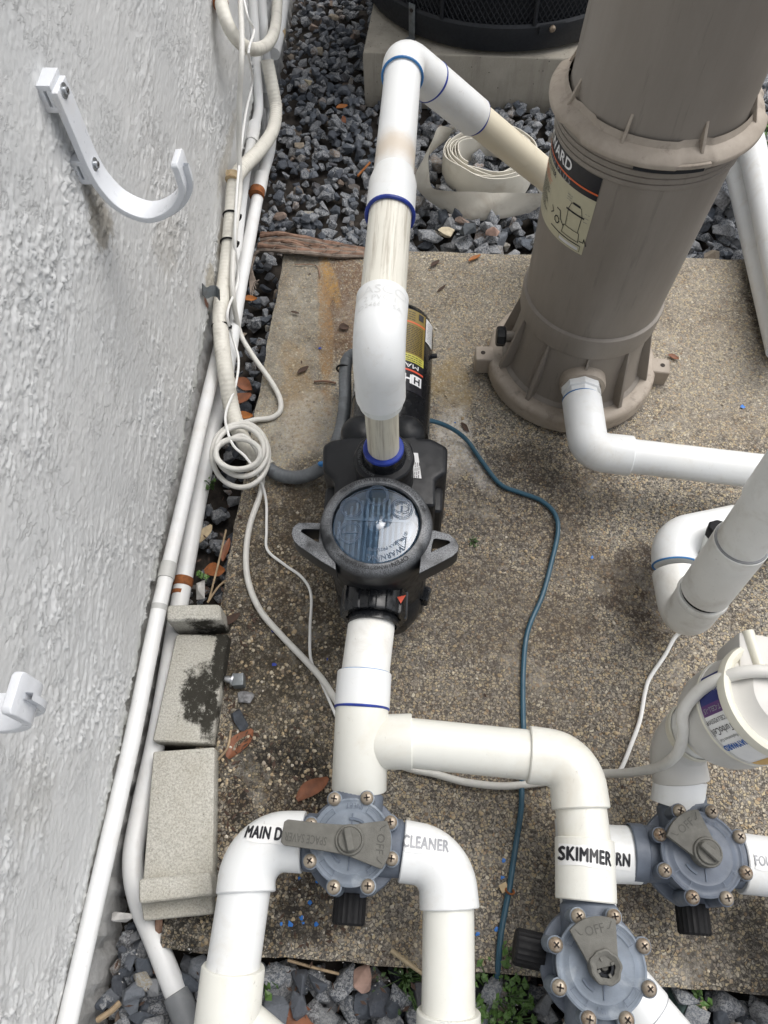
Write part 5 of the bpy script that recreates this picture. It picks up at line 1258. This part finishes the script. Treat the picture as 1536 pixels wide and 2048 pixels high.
# flat white cable and thin wire along the wall
E_cab, _ = single('white_cable', 'flat white cable hanging down the wall, following the conduits to the coil', 'cable', [ow(480, -20, .05), ow(484, 90, .085), ow(479, 200, .07), ow(478, 300, .055), ow(480, 380, .052), ow(472, 450, .05), ow(466, 520, .05), ow(466, 590, .055), ow(480, 665, .06), at(508, 715, .02), at(540, 760, .012), at(559, 795, .008), at(560, 822, .006), at(542, 836, .006), at(510, 840, .010), at(478, 848, .03)], .0058, 'cable_white')
F_w, _ = single('thin_wire', 'thin white wire wandering down the wall and over the cable coil to the tee', 'wire', [ow(484, -20, .06), ow(496, 35, .075), ow(508, 62, .08), ow(497, 105, .09), ow(505, 160, .06), ow(492, 225, .05), ow(483, 290, .05), ow(474, 380, .056), ow(470, 480, .055), ow(476, 560, .055), ow(455, 625, .055), ow(464, 670, .058), at(477, 720, .06), at(470, 775, .06), at(453, 820, .065), at(452, 850, .07), at(466, 890, .072), at(492, 915, .066), at(518, 955, .045), at(532, 1000, .012), at(533, 1060, .005), at(535, 1100, .004), at(570, 1130, .003), at(604, 1155, .003), at(622, 1190, .003), at(620, 1260, .003), at(622, 1320, .003), at(645, 1370, .003), at(672, 1432, .003)], .0028, 'wire_white', 8)
cz = [(478, 914, 60, 71, .040), (481, 906, 55, 58, .054), (482, 897, 48, 44, .066), (476, 908, 45, 30, .076)]
loop = []
for i, (cx, cy, rx, ry, z) in enumerate(cz):
    for k in range(14):
        a = 2 * PI * k / 14 - PI / 2; f = k / 14; nx = cz[min(i + 1, len(cz) - 1)]
        loop.append(at(cx + (nx[0] - cx) * f + math.cos(a) * (rx + (nx[2] - rx) * f), cy + (nx[1] - cy) * f + math.sin(a) * (ry + (nx[3] - ry) * f), z + (nx[4] - z) * f + .006 * math.sin(a * 2 + i)))
tail = [at(486, 872, .070), at(510, 895, .060), at(524, 935, .040), at(521, 985, .018), at(500, 1050, .008), at(492, 1110, .006), at(497, 1165, .006), at(520, 1220, .006), at(560, 1268, .006), at(610, 1320, .006), at(645, 1360, .006), at(678, 1410, .006), at(730, 1480, .006), at(800, 1530, .006), at(870, 1548, .006), at(930, 1564, .006), at(1000, 1572, .006), at(1060, 1568, .006), at(1130, 1558, .007), at(1200, 1548, .02), at(1250, 1546, .06), at(1310, 1536, .12), at(1350, 1512, .19), at(1366, 1470, .24), at(1366, 1425, .27), at(1395, 1385, .30), at(1440, 1358, .33), at(1500, 1343, .35), at(1600, 1345, .36)]
seq = loop + tail; sm_ = smooth(seq, 6); nl = len(loop) * 6; rr = [.0052 if i < nl + 20 else .0060 if i < nl + 100 else .0060 + min(1, (i - nl - 100) / 50) * .0024 for i in range(len(sm_))]
G_c = MB().tube(sm_, rr, 12).build('cell_cable', 'cable_white'); tag(G_c, 'grey white cable coiled by the wall then running under the tee to the salt cell', 'cable')
W_w, _ = single('sensor_wire', 'thin white sensor wire curving from the grey riser across the slab', 'wire', [at(1372, 1165, .21), at(1376, 1200, .16), at(1386, 1232, .08), at(1380, 1256, .03), at(1352, 1272, .005), at(1330, 1310, .004), at(1300, 1355, .004), at(1290, 1385, .004), at(1280, 1440, .004), at(1262, 1490, .004), at(1246, 1530, .004), at(1236, 1546, .004)], .0036, 'wire_white', 8)
B_c, _ = single('bonding_wire', 'teal blue insulated wire snaking from the pump to the front edge of the slab', 'wire', [at(795, 838, .09), at(830, 839, .10), at(868, 843, .085), at(905, 858, .05), at(935, 882, .012), at(962, 920, .006), at(1000, 968, .005), at(1040, 985, .005), at(1080, 1000, .005), at(1108, 1025, .005), at(1116, 1060, .005), at(1104, 1120, .005), at(1085, 1190, .005), at(1056, 1260, .005), at(1047, 1330, .005), at(1046, 1420, .005), at(1048, 1500, .005), at(1044, 1560, .005), at(1042, 1620, .005), at(1030, 1700, .005), at(1018, 1780, .005), at(1003, 1860, .005), at(997, 1920, .003), at(994, 1965, -.02), at(990, 2010, -.05)], .0046, 'cable_blue', 10)
wc = thing('wire_clamp', at(1014, 1778, 0), 'small rusty clamp on the teal blue wire', 'clamp'); torus('clamp_ring', at(1020, 1782, .008), (.2, .6, .5), .0065, .0016, 'rust', wc, 20); MB().box(at(1008, 1775, .006), (.013, .012, .002), Matrix.Rotation(.5, 3, 'Z')).build('clamp_tab', 'rust_pale', wc, bevel=.0006)

# ================================================================== FLAT HOSE
hs = thing('backwash_hose', at(960, 340, -.04), 'rolled up cream flat hose lying on the gravel under the white pipe', 'hose')
hc_ = at(982, 322, 0); mb = MB(); vs = []; fs = []; N = 330
for i in range(N + 1):
    f = i / N; a = R_(150) + f * 2 * PI * 6.2; r = .117 - .036 * f + .0045 * math.sin(a * 2.7 + f * 11) + .002 * math.sin(a * 6.1); wv_ = .006 * math.sin(a * 1.7 + 1) + .002 * math.sin(a * 5)
    c = Vector((hc_.x + math.cos(a) * r * 1.05, hc_.y + math.sin(a) * r * .95, 0)); nrm = Vector((math.cos(a), math.sin(a), 0))
    for (o_, z) in ((.0012, -.045), (.0034, -.02), (.0028, .012), (.0012, .030 + wv_), (-.0012, .030 + wv_), (-.0012, -.045)): vs.append(c + nrm * o_ + Vector((0, 0, z)))
fs = [(i * 6 + k, i * 6 + (k + 1) % 6, i * 6 + 6 + (k + 1) % 6, i * 6 + 6 + k) for i in range(N) for k in range(6)]
mb.add(vs, fs).build('roll', 'hose_fabric', hs, angle=60)
up = [(905, 258, .035), (880, 252, .050), (868, 272, .055), (858, 305, .055), (858, 345, .050), (866, 376, .045), (900, 382, .035), (960, 384, .030), (1030, 386, .028), (1090, 386, .026)]
lo = [(898, 275, .00), (868, 300, -.01), (848, 322, -.02), (832, 345, -.025), (830, 368, -.03), (845, 390, -.032), (880, 416, -.035), (945, 440, -.036), (1010, 436, -.036), (1090, 418, -.036)]
U = smooth([at(*p) for p in up], 7); Lw = smooth([at(*p) for p in lo], 7); mb = MB(); vs = []; K = 7
for sgn in (0, 1):
    for i, (a, b) in enumerate(zip(U, Lw)):
        for k in range(K): 
            p = a.lerp(b, k / (K - 1)); bul = .004 * math.sin(PI * k / (K - 1)) + .002 * math.sin(i * .7 + k); vs.append(p + Vector((0, -.5, .8)) * (bul if sgn else -.0016))
n = len(U); idx_ = lambda s_, i, k: s_ * n * K + i * K + k; fs = []
for s_ in (0, 1):
    for i in range(n - 1):
        for k in range(K - 1): fs.append((idx_(s_, i, k), idx_(s_, i + 1, k), idx_(s_, i + 1, k + 1), idx_(s_, i, k + 1)))
for i in range(n - 1):
    for k in (0, K - 1): fs.append((idx_(0, i, k), idx_(0, i + 1, k), idx_(1, i + 1, k), idx_(1, i, k)))
mb.add(vs, fs).build('loose_end', 'hose_fabric', hs, angle=60)

# ================================================================== PRECAST BLOCKS
def quadblock(pts_top, z0, z1, taper=.0):
    t_ = [at(x, y, z1) for x, y in pts_top]; return [(p.x, p.y) for p in t_]
def ccw(poly):
    A = sum(poly[i][0] * poly[(i + 1) % len(poly)][1] - poly[(i + 1) % len(poly)][0] * poly[i][1] for i in range(len(poly))); return poly if A > 0 else poly[::-1]
bl1 = thing('precast_block', at(390, 1380, -.06), 'mossy precast concrete block with a raised lip at its far end, beside the wall', 'concrete block', 'precast blocks beside the wall')
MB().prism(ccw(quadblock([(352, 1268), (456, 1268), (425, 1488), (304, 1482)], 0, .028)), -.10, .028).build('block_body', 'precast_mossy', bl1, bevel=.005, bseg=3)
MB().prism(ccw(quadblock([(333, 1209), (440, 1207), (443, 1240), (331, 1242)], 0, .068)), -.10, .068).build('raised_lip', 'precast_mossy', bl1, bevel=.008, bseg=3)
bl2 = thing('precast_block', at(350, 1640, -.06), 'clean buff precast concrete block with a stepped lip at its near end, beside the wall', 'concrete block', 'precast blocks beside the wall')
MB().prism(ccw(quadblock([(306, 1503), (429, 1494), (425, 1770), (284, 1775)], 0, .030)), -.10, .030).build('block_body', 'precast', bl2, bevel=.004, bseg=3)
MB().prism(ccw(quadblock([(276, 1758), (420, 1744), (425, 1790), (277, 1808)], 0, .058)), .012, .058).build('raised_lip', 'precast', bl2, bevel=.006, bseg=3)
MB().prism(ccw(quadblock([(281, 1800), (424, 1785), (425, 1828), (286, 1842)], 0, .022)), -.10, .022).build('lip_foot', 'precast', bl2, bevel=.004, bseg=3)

# ================================================================== LITTER AND SMALL THINGS
def leaf(name, c, L_, w, rot, mat, label, cat='leaf', group='dry leaves and bark scraps', curl=.25, tiltv=(0, 0)):
    c = Vector(c); mb = MB(); n = 7; vs = []
    for s_ in (.0005, -.0005):
        for i in range(n + 1):
            f = i / n; ww = w * math.sin(PI * (.06 + .9 * f)) ** .8
            for k in (-1, -.5, 0, .5, 1): vs.append(Vector((L_ * (f - .5), ww * k / 2 + .1 * w * math.sin(5 * f), s_ + curl * abs(k) ** 1.5 * w * .5 + curl * L_ * .3 * (f - .5) ** 2)))
    m_ = 5 * (n + 1); fs = []
    for s_ in (0, 1):
        for i in range(n):
            for k in range(4): a = s_ * m_ + i * 5 + k; fs.append((a, a + 5, a + 6, a + 1))
    for i in range(n):
        for k in (0, 4): a = i * 5 + k; fs.append((a, a + 5, m_ + a + 5, m_ + a))
    X = Matrix.Translation(c) @ Matrix.Rotation(rot, 4, 'Z') @ Matrix.Rotation(tiltv[0], 4, 'X') @ Matrix.Rotation(tiltv[1], 4, 'Y')
    o_ = mb.add([v for v in vs], fs).build(name, mat, angle=60); o_.matrix_world = X; return tag(o_, label, cat, group)
def GZ(x, y): return -.045
for (px, py, z, L_, w, r, m_, lb) in (
        (684, 214, -.035, .034, .02, .5, 'leaf_orange', 'orange dry leaf on the dark gravel left of the tall white pipe'),
        (688, 240, -.035, .034, .014, 1.9, 'leaf_brown', 'thin red brown leaf on the gravel beside the white pipe'),
        (870, 527, .004, .030, .011, .9, 'leaf_dark', 'dark brown curled leaf on the back of the slab right of the white pipe'),
        (949, 516, .004, .036, .011, .7, 'leaf_orange', 'orange brown bark chip on the back edge of the slab'),
        (1347, 714, .004, .024, .012, -.4, 'leaf_brown', 'small red brown bark chip on the slab right of the filter'),
        (883, 577, .003, .030, .006, .9, 'leaf_dark', 'thin dark twig scrap on the slab between pipe and filter'),
        (930, 855, .003, .028, .010, -.9, 'leaf_dark', 'dark leaf scrap beside the teal wire near the pump'),
        (625, 1577, .006, .060, .026, .7, 'leaf_brown', 'pointed red brown leaf on the dark slab left of the tee'),
        (480, 1487, -.002, .060, .030, 1.0, 'leaf_brown', 'crumpled brown leaf between the mossy block and the tee'),
        (462, 1240, .012, .040, .016, .8, 'leaf_dark', 'dark bark scrap at the corner of the mossy block'),
        (430, 1142, -.03, .040, .030, .2, 'rust', 'rusty orange bark lump in the gap beside the ground conduit'),
        (488, 832, -.01, .040, .020, .1, 'leaf_orange', 'orange brown curled leaf beside the cable coil'),
        (478, 800, -.02, .06, .03, .6, 'leaf_brown', 'large purple brown leaf in the gap above the cable coil'),
        (487, 770, -.02, .05, .03, -.5, 'leaf_brown', 'second purple brown leaf in the gap, nearest the fibre strip'),
        (500, 598, -.015, .035, .018, .1, 'leaf_orange', 'small amber leaf in the gap beside the slab edge'),
        (410, 1068, -.03, .045, .022, 1.2, 'leaf_tan', 'pale tan leaf in the gap below the cable coil'),
        (452, 1100, -.02, .05, .014, 1.5, 'leaf_brown', 'narrow red brown leaf standing along the slab edge'),
        (688, 655, .004, .022, .020, .2, 'leaf_dark', 'dark shrivelled leaf on the slab left of the big elbow'),
        (606, 740, .004, .030, .012, .8, 'leaf_dark', 'dark curled leaf on the pale left strip of the slab'),
        (600, 2034, -.03, .050, .035, .2, 'leaf_brown', 'red wood chip on the gravel at the bottom edge'),
        (590, 625, .004, .02, .006, -.2, 'leaf_dark', 'short dark twig scrap on the pale left strip of the slab')):
    leaf('dry_leaf', at(px, py, z), L_, w, r, m_, lb)
# fibre strip (old palm bark) lying along the back edge of the slab
fsn = thing('palm_fibre', at(630, 495, 0), 'curled strip of brown palm fibre lying along the back edge of the slab', 'palm bark')
for j in range(9):
    o_ = (j - 4) * .0032; pts = [at(520, 486, -.01) + Vector((0, o_ * 2, .006 * math.sin(j))), at(560, 484, .01) + Vector((0, o_ * 2.4, .004 * math.sin(j * 2))), at(610, 492, .014) + Vector((0, o_ * 2.2, .004 * math.cos(j))), at(670, 500, .010) + Vector((0, o_ * 1.6, 0)), at(728, 506, .006) + Vector((0, o_ * .9, 0))]
    MB().tube(smooth(pts, 7), [.0052 + .001 * math.sin(i * .9 + j) for i in range(29)], 7).build('fibre', 'bark' if j % 3 else 'bark_grey', fsn)
for j in range(6):
    pts = [at(562, 482 + j, .012), at(524, 490 + j * 2, -.005), at(507 - j, 520, -.02), at(500 + 2 * j, 560, -.025), at(503 + 3 * j, 605 - 9 * j, -.03)]
    MB().tube(smooth(pts, 6), [.0042 * (1 - .7 * i / 24) for i in range(25)], 6).build('fibre', 'bark_grey', fsn)
for j in range(5):
    a0_ = random.uniform(0, 6); c = at(570 + 30 * j, 498, .02); pts = [c + Vector((math.cos(a0_ + k * .7) * .03, math.sin(a0_ + k * .7) * .02, .004 * math.sin(k))) for k in range(7)]
    MB().tube(smooth(pts, 4), .0009, 5).build('strand', 'bark_grey', fsn)
def twig(pts, r, lb, mat='twig'):
    o_, _ = single('twig', lb, 'twig', pts, r, mat, 6, 5, 'twigs')
twig([at(575, 1920, -.02), at(630, 1936, -.03), at(678, 1948, -.035)], .0022, 'pale straw stem on the gravel at the front slab edge'); twig([at(782, 1900, .004), at(815, 1925, .002), at(850, 1950, -.02)], .0035, 'pale dry blade of grass over the front slab edge', 'leaf_tan')
twig([at(318, 1830, .0), at(316, 1880, -.02), at(313, 1945, -.03)], .0060, 'dark brown stick beside the grey end of the ground conduit', 'bark'); twig([at(590, 529, .003), at(632, 531, .003), at(640, 555, .003)], .0012, 'thin bent twig on the back left corner of the slab', 'bark')
twig([at(628, 763, .003), at(650, 762, .004), at(672, 766, .003)], .0025, 'small brown twig on the slab left of the big elbow', 'bark'); twig([at(452, 1060, -.02), at(436, 1130, .0), at(418, 1200, -.01)], .0020, 'straw coloured twig in the gap beside the mossy block'); twig([at(470, 1150, .0), at(440, 1170, -.01), at(415, 1205, -.01)], .0022, 'pale twig crossing above the mossy block')
twig([at(436, 1520, .002), at(455, 1495, .005), at(462, 1460, .004)], .0020, 'bent straw twig beside the clean buff block'); twig([at(195, 2040, -.03), at(222, 2022, -.025), at(240, 2005, -.03)], .0045, 'light brown stick on the gravel in the bottom left corner'); twig([at(715, 352, -.03), at(740, 325, -.025)], .003, 'orange brown stick on gravel beside the tall white pipe', 'leaf_orange')
twig([at(385, 60, .0), at(385, 60, .0) + Vector((.001, 0, 0))], .0001, 'x') if False else None
# anchor bolt
ab = thing('anchor_bolt', at(476, 1362, 0), 'small zinc anchor bolt standing in the slab beside the mossy block', 'bolt')
p_ = at(478, 1362, .012); MB().box(p_, (.020, .022, .024), Matrix.Rotation(.15, 3, 'Z')).build('nut', 'galvanised', ab, bevel=.002); MB().lathe([(.012, 0), (.012, .003), (.0065, .004), (.0055, .014), (.004, .016), (0, .016)], p_ + Vector((-.010, 0, .002)), (-1, .1, .2), 16).build('bolt_end', 'zinc', ab)
# blue primer drops on the slab
for (px, py, r) in ((598, 1756, .0035), (620, 1806, .0042), (602, 1836, .0045), (580, 1848, .005), (563, 1847, .0035), (632, 1849, .004), (634, 1764, .003), (606, 1846, .003), (1008, 1722, .004), (1004, 1755, .004), (992, 1858, .004), (955, 1868, .004), (640, 696, .004), (1486, 813, .006), (1184, 1114, .004), (655, 1318, .003), (548, 1328, .005), (690, 1330, .003), (545, 1262, .004), (910, 845, .002)):
    p_ = at(px, py, .0012); n_ = 9; r *= .85; rad = [r * random.uniform(.45, 1.3) for _ in range(n_)]
    MB().add([p_ + Vector((math.cos(2 * PI * k / n_) * rad[k], math.sin(2 * PI * k / n_) * rad[k], 0)) for k in range(n_)] + [p_ + Vector((0, 0, .0007))], [(k, (k + 1) % n_, n_) for k in range(n_)]).build('primer_drop', 'primer_blue' if px < 700 and py < 1400 else 'drop_blue', slab)
# loose stones on the slab edge and white foam crumbs left to the gravel builder below
def weed(c, R, n, label, size=.010, mat='weed_green', h=.03, name='weed'):
    root = thing(name, c, label, 'weed', 'weeds at the slab edge'); mb = MB(); stm = MB()
    for k in range(n):
        a = random.uniform(0, 2 * PI); rr = R * math.sqrt(random.random()); q = Vector(c) + Vector((math.cos(a) * rr, math.sin(a) * rr, h * (random.random() ** .7))); s_ = size * random.uniform(.5, 1.25)
        u = Vector((random.gauss(0, 1), random.gauss(0, 1), random.gauss(0, .35))).normalized(); v = u.cross(Vector((random.gauss(0, .4), random.gauss(0, .4), 1))).normalized(); w = u.cross(v) * .12 * s_
        mb.add([q - u * s_ * .6, q - v * s_ * .34 + w, q + u * s_ * .15 - v * s_ * .38, q + u * s_ * .7, q + u * s_ * .15 + v * s_ * .38, q + v * s_ * .34 + w, q], [(0, 1, 6), (1, 2, 6), (2, 3, 6), (3, 4, 6), (4, 5, 6), (5, 0, 6)])
        if k % 3 == 0: stm.tube([Vector(c) + Vector((0, 0, -.01)), Vector(c).lerp(q, .6) + Vector((0, 0, .004)), q], .0009, 5)
    tag(mb.build('leaves', mat, root, weld=False), kind='stuff'); stm.build('stem', 'weed_dark', root)
weed(at(985, 1990, -.03), .055, 105, 'bushy green weed growing in the gravel left of the bottom right valve', .011, h=.035); weed(at(1025, 2040, -.03), .045, 55, 'second green weed at the very bottom under the black valve cap', .010, h=.03)
weed(at(810, 1955, -.035), .05, 110, 'dark mossy weed in the gravel between the two front pipes', .007, 'weed_dark', .012); weed(at(540, 1975, -.03), .014, 7, 'small three leaf green seedling beside the main drain pipe', .014); weed(at(410, 1160, -.015), .010, 6, 'tiny green sprout in the gap above the mossy block', .014, h=.03)
weed(at(1018, 1905, .002), .02, 14, 'thin green sprig beside the teal wire at the slab edge', .012, h=.02); weed(at(1392, 2004, -.04), .015, 14, 'small bright sprig under the front slab edge at the right', .010, h=.025); weed(at(1530, 300, -.03), .06, 120, 'leafy green weed behind the two side pipes', .014, h=.05); weed(at(425, 975, -.02), .014, 14, 'small fern like weed under the cable coil', .008, h=.02)
weed(at(945, 1085, .001), .012, 16, 'tiny flat weed growing on the slab right of the pump', .006, 'weed_dark', .004)

# ================================================================== GRAVEL
def make_bases(n):
    out = []
    for k in range(n):
        rs = np.random.RandomState(100 + k); bm = bmesh.new(); m_ = rs.randint(11, 17)
        for _ in range(m_):
            v = rs.normal(size=3); v /= np.linalg.norm(v); v = np.sign(v) * np.abs(v) ** rs.uniform(.7, 1.0); v *= rs.uniform(.86, 1.08); bm.verts.new(v)
        bmesh.ops.convex_hull(bm, input=bm.verts); loose = [v for v in bm.verts if not v.link_faces]; bmesh.ops.delete(bm, geom=loose, context='VERTS')
        bmesh.ops.bevel(bm, geom=list(bm.edges), offset=.055, segments=1, affect='EDGES', clamp_overlap=True)
        bmesh.ops.triangulate(bm, faces=[f for f in bm.faces if len(f.verts) > 5]); bm.verts.index_update()
        out.append((np.array([v.co[:] for v in bm.verts]), [tuple(v.index for v in f.verts) for f in bm.faces])); bm.free()
    return out
BASES = make_bases(36)
hx0, hy0, hd = -.62, -.55, .006; HM = np.full((int(2.6 / hd), int(4.2 / hd)), gz + .015)
rs = np.random.RandomState(5)
def padin(x, y):
    q = Vector((x - pA.x, y - pA.y, 0)); a, b = q.dot(dx), q.dot(dyv); return -.01 < a < ws + .01 and -.01 < b < ws
BL = [(at(304, 1482, 0).x, at(425, 1488, 0).x, at(350, 1850, 0).y, at(340, 1205, 0).y)]
stones = []
def okpos(x, y, r):
    if x < wall_x(y) + r * .75: return False
    if SX0 - r * .7 < x < SX1 + r * .7 and SY0 - r * .7 < y < SY1 + r * .7: return False
    if padin(x, y): return False
    if y < .02 and x < -.2:
        px_, py_, _m = proj((x, y, -.03)); cx_ = 278 + (py_ - 1800) * .39
        if abs(px_ - cx_) < 16 + r * 600: return False
    if x < SX0 + .02 and at(350, 1845, 0).y - .005 < y < at(340, 1200, 0).y: return False
    return True
tries = 0
for layer, cnt in ((0, 9000), (1, 9000)):
    for _ in range(cnt):
        x = rs.uniform(-.55, 1.25); y = rs.uniform(-.36, 3.05) if rs.rand() < .75 else rs.uniform(-.36, .1)
        X_, Y_, pp_ = proj((x, y, -.05))
        if not (-90 < X_ < 1630 and -140 < Y_ < 2190): continue
        front = y < .0; strip = x < SX0 and y > -.06 and y < 1.45
        big_ = (y < 1.9 and x > -.12) or front
        r = rs.uniform(.011, .019) * (1.0 if not big_ else 1.32) * (1.15 if rs.rand() < .1 else 1)
        if strip: r *= .95
        if x < wall_x(y) + .05: r *= rs.uniform(.45, .8)
        if not okpos(x, y, r): continue
        i, j = int((x - hx0) / hd), int((y - hy0) / hd); k = max(1, int(r * .9 / hd)); sub = HM[i - k:i + k + 1, j - k:j + k + 1]
        if sub.size == 0: continue
        z = float(np.mean(sub)); lim = -.035 if not strip else -.045
        if z > lim + rs.uniform(-.012, .012): continue
        sc = np.array([rs.uniform(.9, 1.35), rs.uniform(.72, 1.0), rs.uniform(.55, .85)]) * r
        zc = z + sc[2] * .55
        ii_, jj_ = np.mgrid[-k:k + 1, -k:k + 1]; dm = np.sqrt(ii_ ** 2 + jj_ ** 2) * hd / (r * 1.02); cap = np.where(dm < 1, zc + sc[2] * .85 * np.sqrt(np.clip(1 - dm ** 2, 0, 1)), -9)
        HM[i - k:i + k + 1, j - k:j + k + 1] = np.maximum(sub, cap)
        stones.append((x, y, zc, sc, rs.uniform(0, 2 * PI), rs.normal(0, .35), rs.normal(0, .35), rs.randint(len(BASES)), r, pp_, X_, Y_))
# feature stones picked out in the photo
def stone_geo(s):
    x, y, z, sc, ry, t1, t2, b = s[:8]; V, F = BASES[b]
    Rm = np.array(Matrix.Rotation(ry, 3, 'Z') @ Matrix.Rotation(t1, 3, 'X') @ Matrix.Rotation(t2, 3, 'Y')); return (V * sc) @ Rm.T, F
# which stones are seen: top exposed and nothing built in front of it
bpy.context.view_layer.update(); dgp = bpy.context.evaluated_depsgraph_get()
scored = []
for q, s in enumerate(stones):
    i, j = int((s[0] - hx0) / hd), int((s[1] - hy0) / hd); top = HM[i, j]; exposed = (s[2] + s[3][2] * .9) - top > -.004
    if exposed and 5 < s[10] < 1531 and 5 < s[11] < 2043:
        p_ = Vector((s[0], s[1], s[2] + s[3][2])); dv = p_ - CO; L_ = dv.length
        hit, loc_, *_r = S.ray_cast(dgp, CO, dv.normalized(), distance=L_ - .002)
        if not hit: scored.append((s[8] * s[9], q))
scored.sort(reverse=True); pick = set(q for _, q in scored[:300])
gv = MB(); allv = []; allf = []; allm = []; off = 0
isgr = lambda s: s[0] > -.12 and s[1] > 1.3 and s[1] < 2.2 and rs.rand() < .85
for q, s in enumerate(stones):
    V, F = stone_geo(s); 
    if q in pick:
        me = bpy.data.meshes.new('stone'); me.from_pydata([tuple(v) for v in V], [], F); me.update(); me.materials.append(M('granite_stone' if isgr(s) else 'gravel_stone'))
        ob = bpy.data.objects.new('stone', me); COL.objects.link(ob); ob.location = (s[0], s[1], s[2]); ob.parent = ground
    else:
        allv.append(V + np.array(s[:3])); allf += [tuple(k + off for k in f) for f in F]; off += len(V); allm += [1 if isgr(s) else 0] * len(F)
me = bpy.data.meshes.new('gravel'); me.from_pydata(np.concatenate(allv).tolist(), [], allf); me.update(); me.materials.append(M('gravel_stone')); me.materials.append(M('granite_stone')); me.polygons.foreach_set('material_index', np.array(allm, np.int32))
gvo = bpy.data.objects.new('gravel', me); COL.objects.link(gvo); gvo.parent = ground; tag(gvo, kind='stuff')
# small loose stones singled out in the photo
def loose(px, py, z, r, mat, label, sc=(1.2, .9, .7), rot=0.0, b=3):
    V, F = BASES[b]; Rm = np.array(Matrix.Rotation(rot, 3, 'Z')); V = (V * np.array(sc) * r) @ Rm.T
    o_ = MB().add([Vector(v) + at(px, py, z) for v in V], F).build('loose_stone', mat, angle=10); tag(o_, label, 'stone', 'loose stones')
simple('stone_cream', (.48, .42, .30), .8, .2, 80, .8, 200, dirt=(.25, .2, .14), dirt_amt=.5, dirt_scale=60); simple('stone_pink', (.33, .22, .18), .8, .2, 80, .8, 200); simple('stone_grey', (.22, .22, .225), .8, .5, 160, .9, 200); simple('stone_slate', (.055, .065, .075), .6, .4, 60, .8, 200); simple('stone_green', (.045, .075, .07), .7, .3, 60, .8, 200); simple('chip_white', (.50, .49, .47), .9, .2, 90, .6, 200)
loose(895, 460, -.012, .022, 'stone_cream', 'rounded cream stone in the gravel behind the slab', rot=.4, b=2); loose(985, 467, -.014, .019, 'stone_pink', 'pale pink stone in the gravel behind the slab near the filter', b=5); loose(935, 458, -.012, .023, 'stone_slate', 'flat blue grey stone between the cream and pink stones', (1.2, 1, .5), .5, 6)
loose(719, 1955, -.02, .021, 'stone_pink', 'pink granite stone in the gravel at the front', (1, 1.1, .6), .3, 8); loose(492, 1394, .010, .013, 'stone_grey', 'speckled grey stone lying on the slab beside the mossy block', b=9); loose(478, 1437, .006, .017, 'coal_stone', 'flat dark slate chip on the slab beside the mossy block', (1.5, .7, .35), -.9, 11); loose(402, 1180, -.012, .017, 'chip_white', 'pale weathered chip of wood in the gap above the mossy block', (.8, 1.3, .6), -.15, 13)
loose(1357, 2003, -.035, .023, 'stone_green', 'dark green grey stone under the right front slab edge', (.8, 1.3, .6), .3, 15); loose(1404, 2012, -.03, .008, 'stone_cream', 'small cream stone under the right front slab edge', b=17); loose(247, 1834, -.02, .012, 'chip_white', 'white mortar lump beside the wall footing at the bottom left', (1.7, .8, .8), .1, 18); loose(615, 163, -.03, .014, 'stone_cream', 'small cream stone in the dark gravel at the top', b=20); loose(1440, 395, -.015, .030, 'stone_grey', 'large speckled grey stone beside the side pipes', (1, 1.2, .8), .2, 21)
# crumbs of leaf and bark in the gap by the wall and on the dark front of the slab
lt = MB()
for k in range(620):
    px, py = random.choice(((random.uniform(360, 520), random.uniform(560, 1200)), (random.uniform(440, 640), random.uniform(1450, 1700)), (random.uniform(430, 520), random.uniform(1200, 1500)), (random.uniform(430, 700), random.uniform(1650, 1900)), (random.uniform(230, 1100), random.uniform(1900, 2045)), (random.uniform(600, 1500), random.uniform(520, 1900))))
    q0 = at(px, py, 0); on = SX0 < q0.x < SX1 and SY0 < q0.y < SY1
    if q0.x < wall_x(q0.y) + .03 or abs(px - (278 + (py - 1800) * .39)) < 40 and py > 1750 or (py < 1250 and px < 455 - (py - 720) * .21 + 26): continue
    p_ = q0 + Vector((0, 0, .002)) if on else at(px, py, random.uniform(-.026, -.014)); L_ = random.uniform(.002, .0075) * (.6 if on and px > 720 else 1); w_ = L_ * random.uniform(.12, .5); a = random.uniform(0, PI); u_ = Vector((math.cos(a), math.sin(a), random.uniform(-.1, .25))); v_ = Vector((-math.sin(a), math.cos(a), random.uniform(-.3, .3)))
    lt.add([p_ - u_ * L_, p_ + v_ * w_, p_ + u_ * L_, p_ - v_ * w_ + Vector((0, 0, .0012))], [(0, 1, 2), (0, 2, 3)])
tag(lt.build('leaf_crumbs', 'leaf_dark', ground, weld=False), kind='stuff')
# white foam crumbs scattered over the front gravel
cr = MB()
for k in range(260):
    px, py = random.choice(((random.uniform(230, 560), random.uniform(1860, 2040)), (random.uniform(520, 850), random.uniform(1900, 2040)), (random.uniform(540, 760), random.uniform(1740, 1900)), (random.uniform(960, 1100), random.uniform(1960, 2045))))
    z = .002 if at(px, py, 0).y > SY0 and at(px, py, 0).x > SX0 else -.020; p_ = at(px, py, z); r = random.uniform(.0006, .0018); cr.add([p_ + Vector((random.uniform(-1, 1), random.uniform(-1, 1), random.uniform(-.5, .8))) * r * 1.4 for _ in range(4)], [(0, 1, 2), (0, 2, 3), (0, 3, 1), (1, 3, 2)])
tag(cr.build('foam_crumbs', 'chip_white', ground, weld=False), kind='stuff')
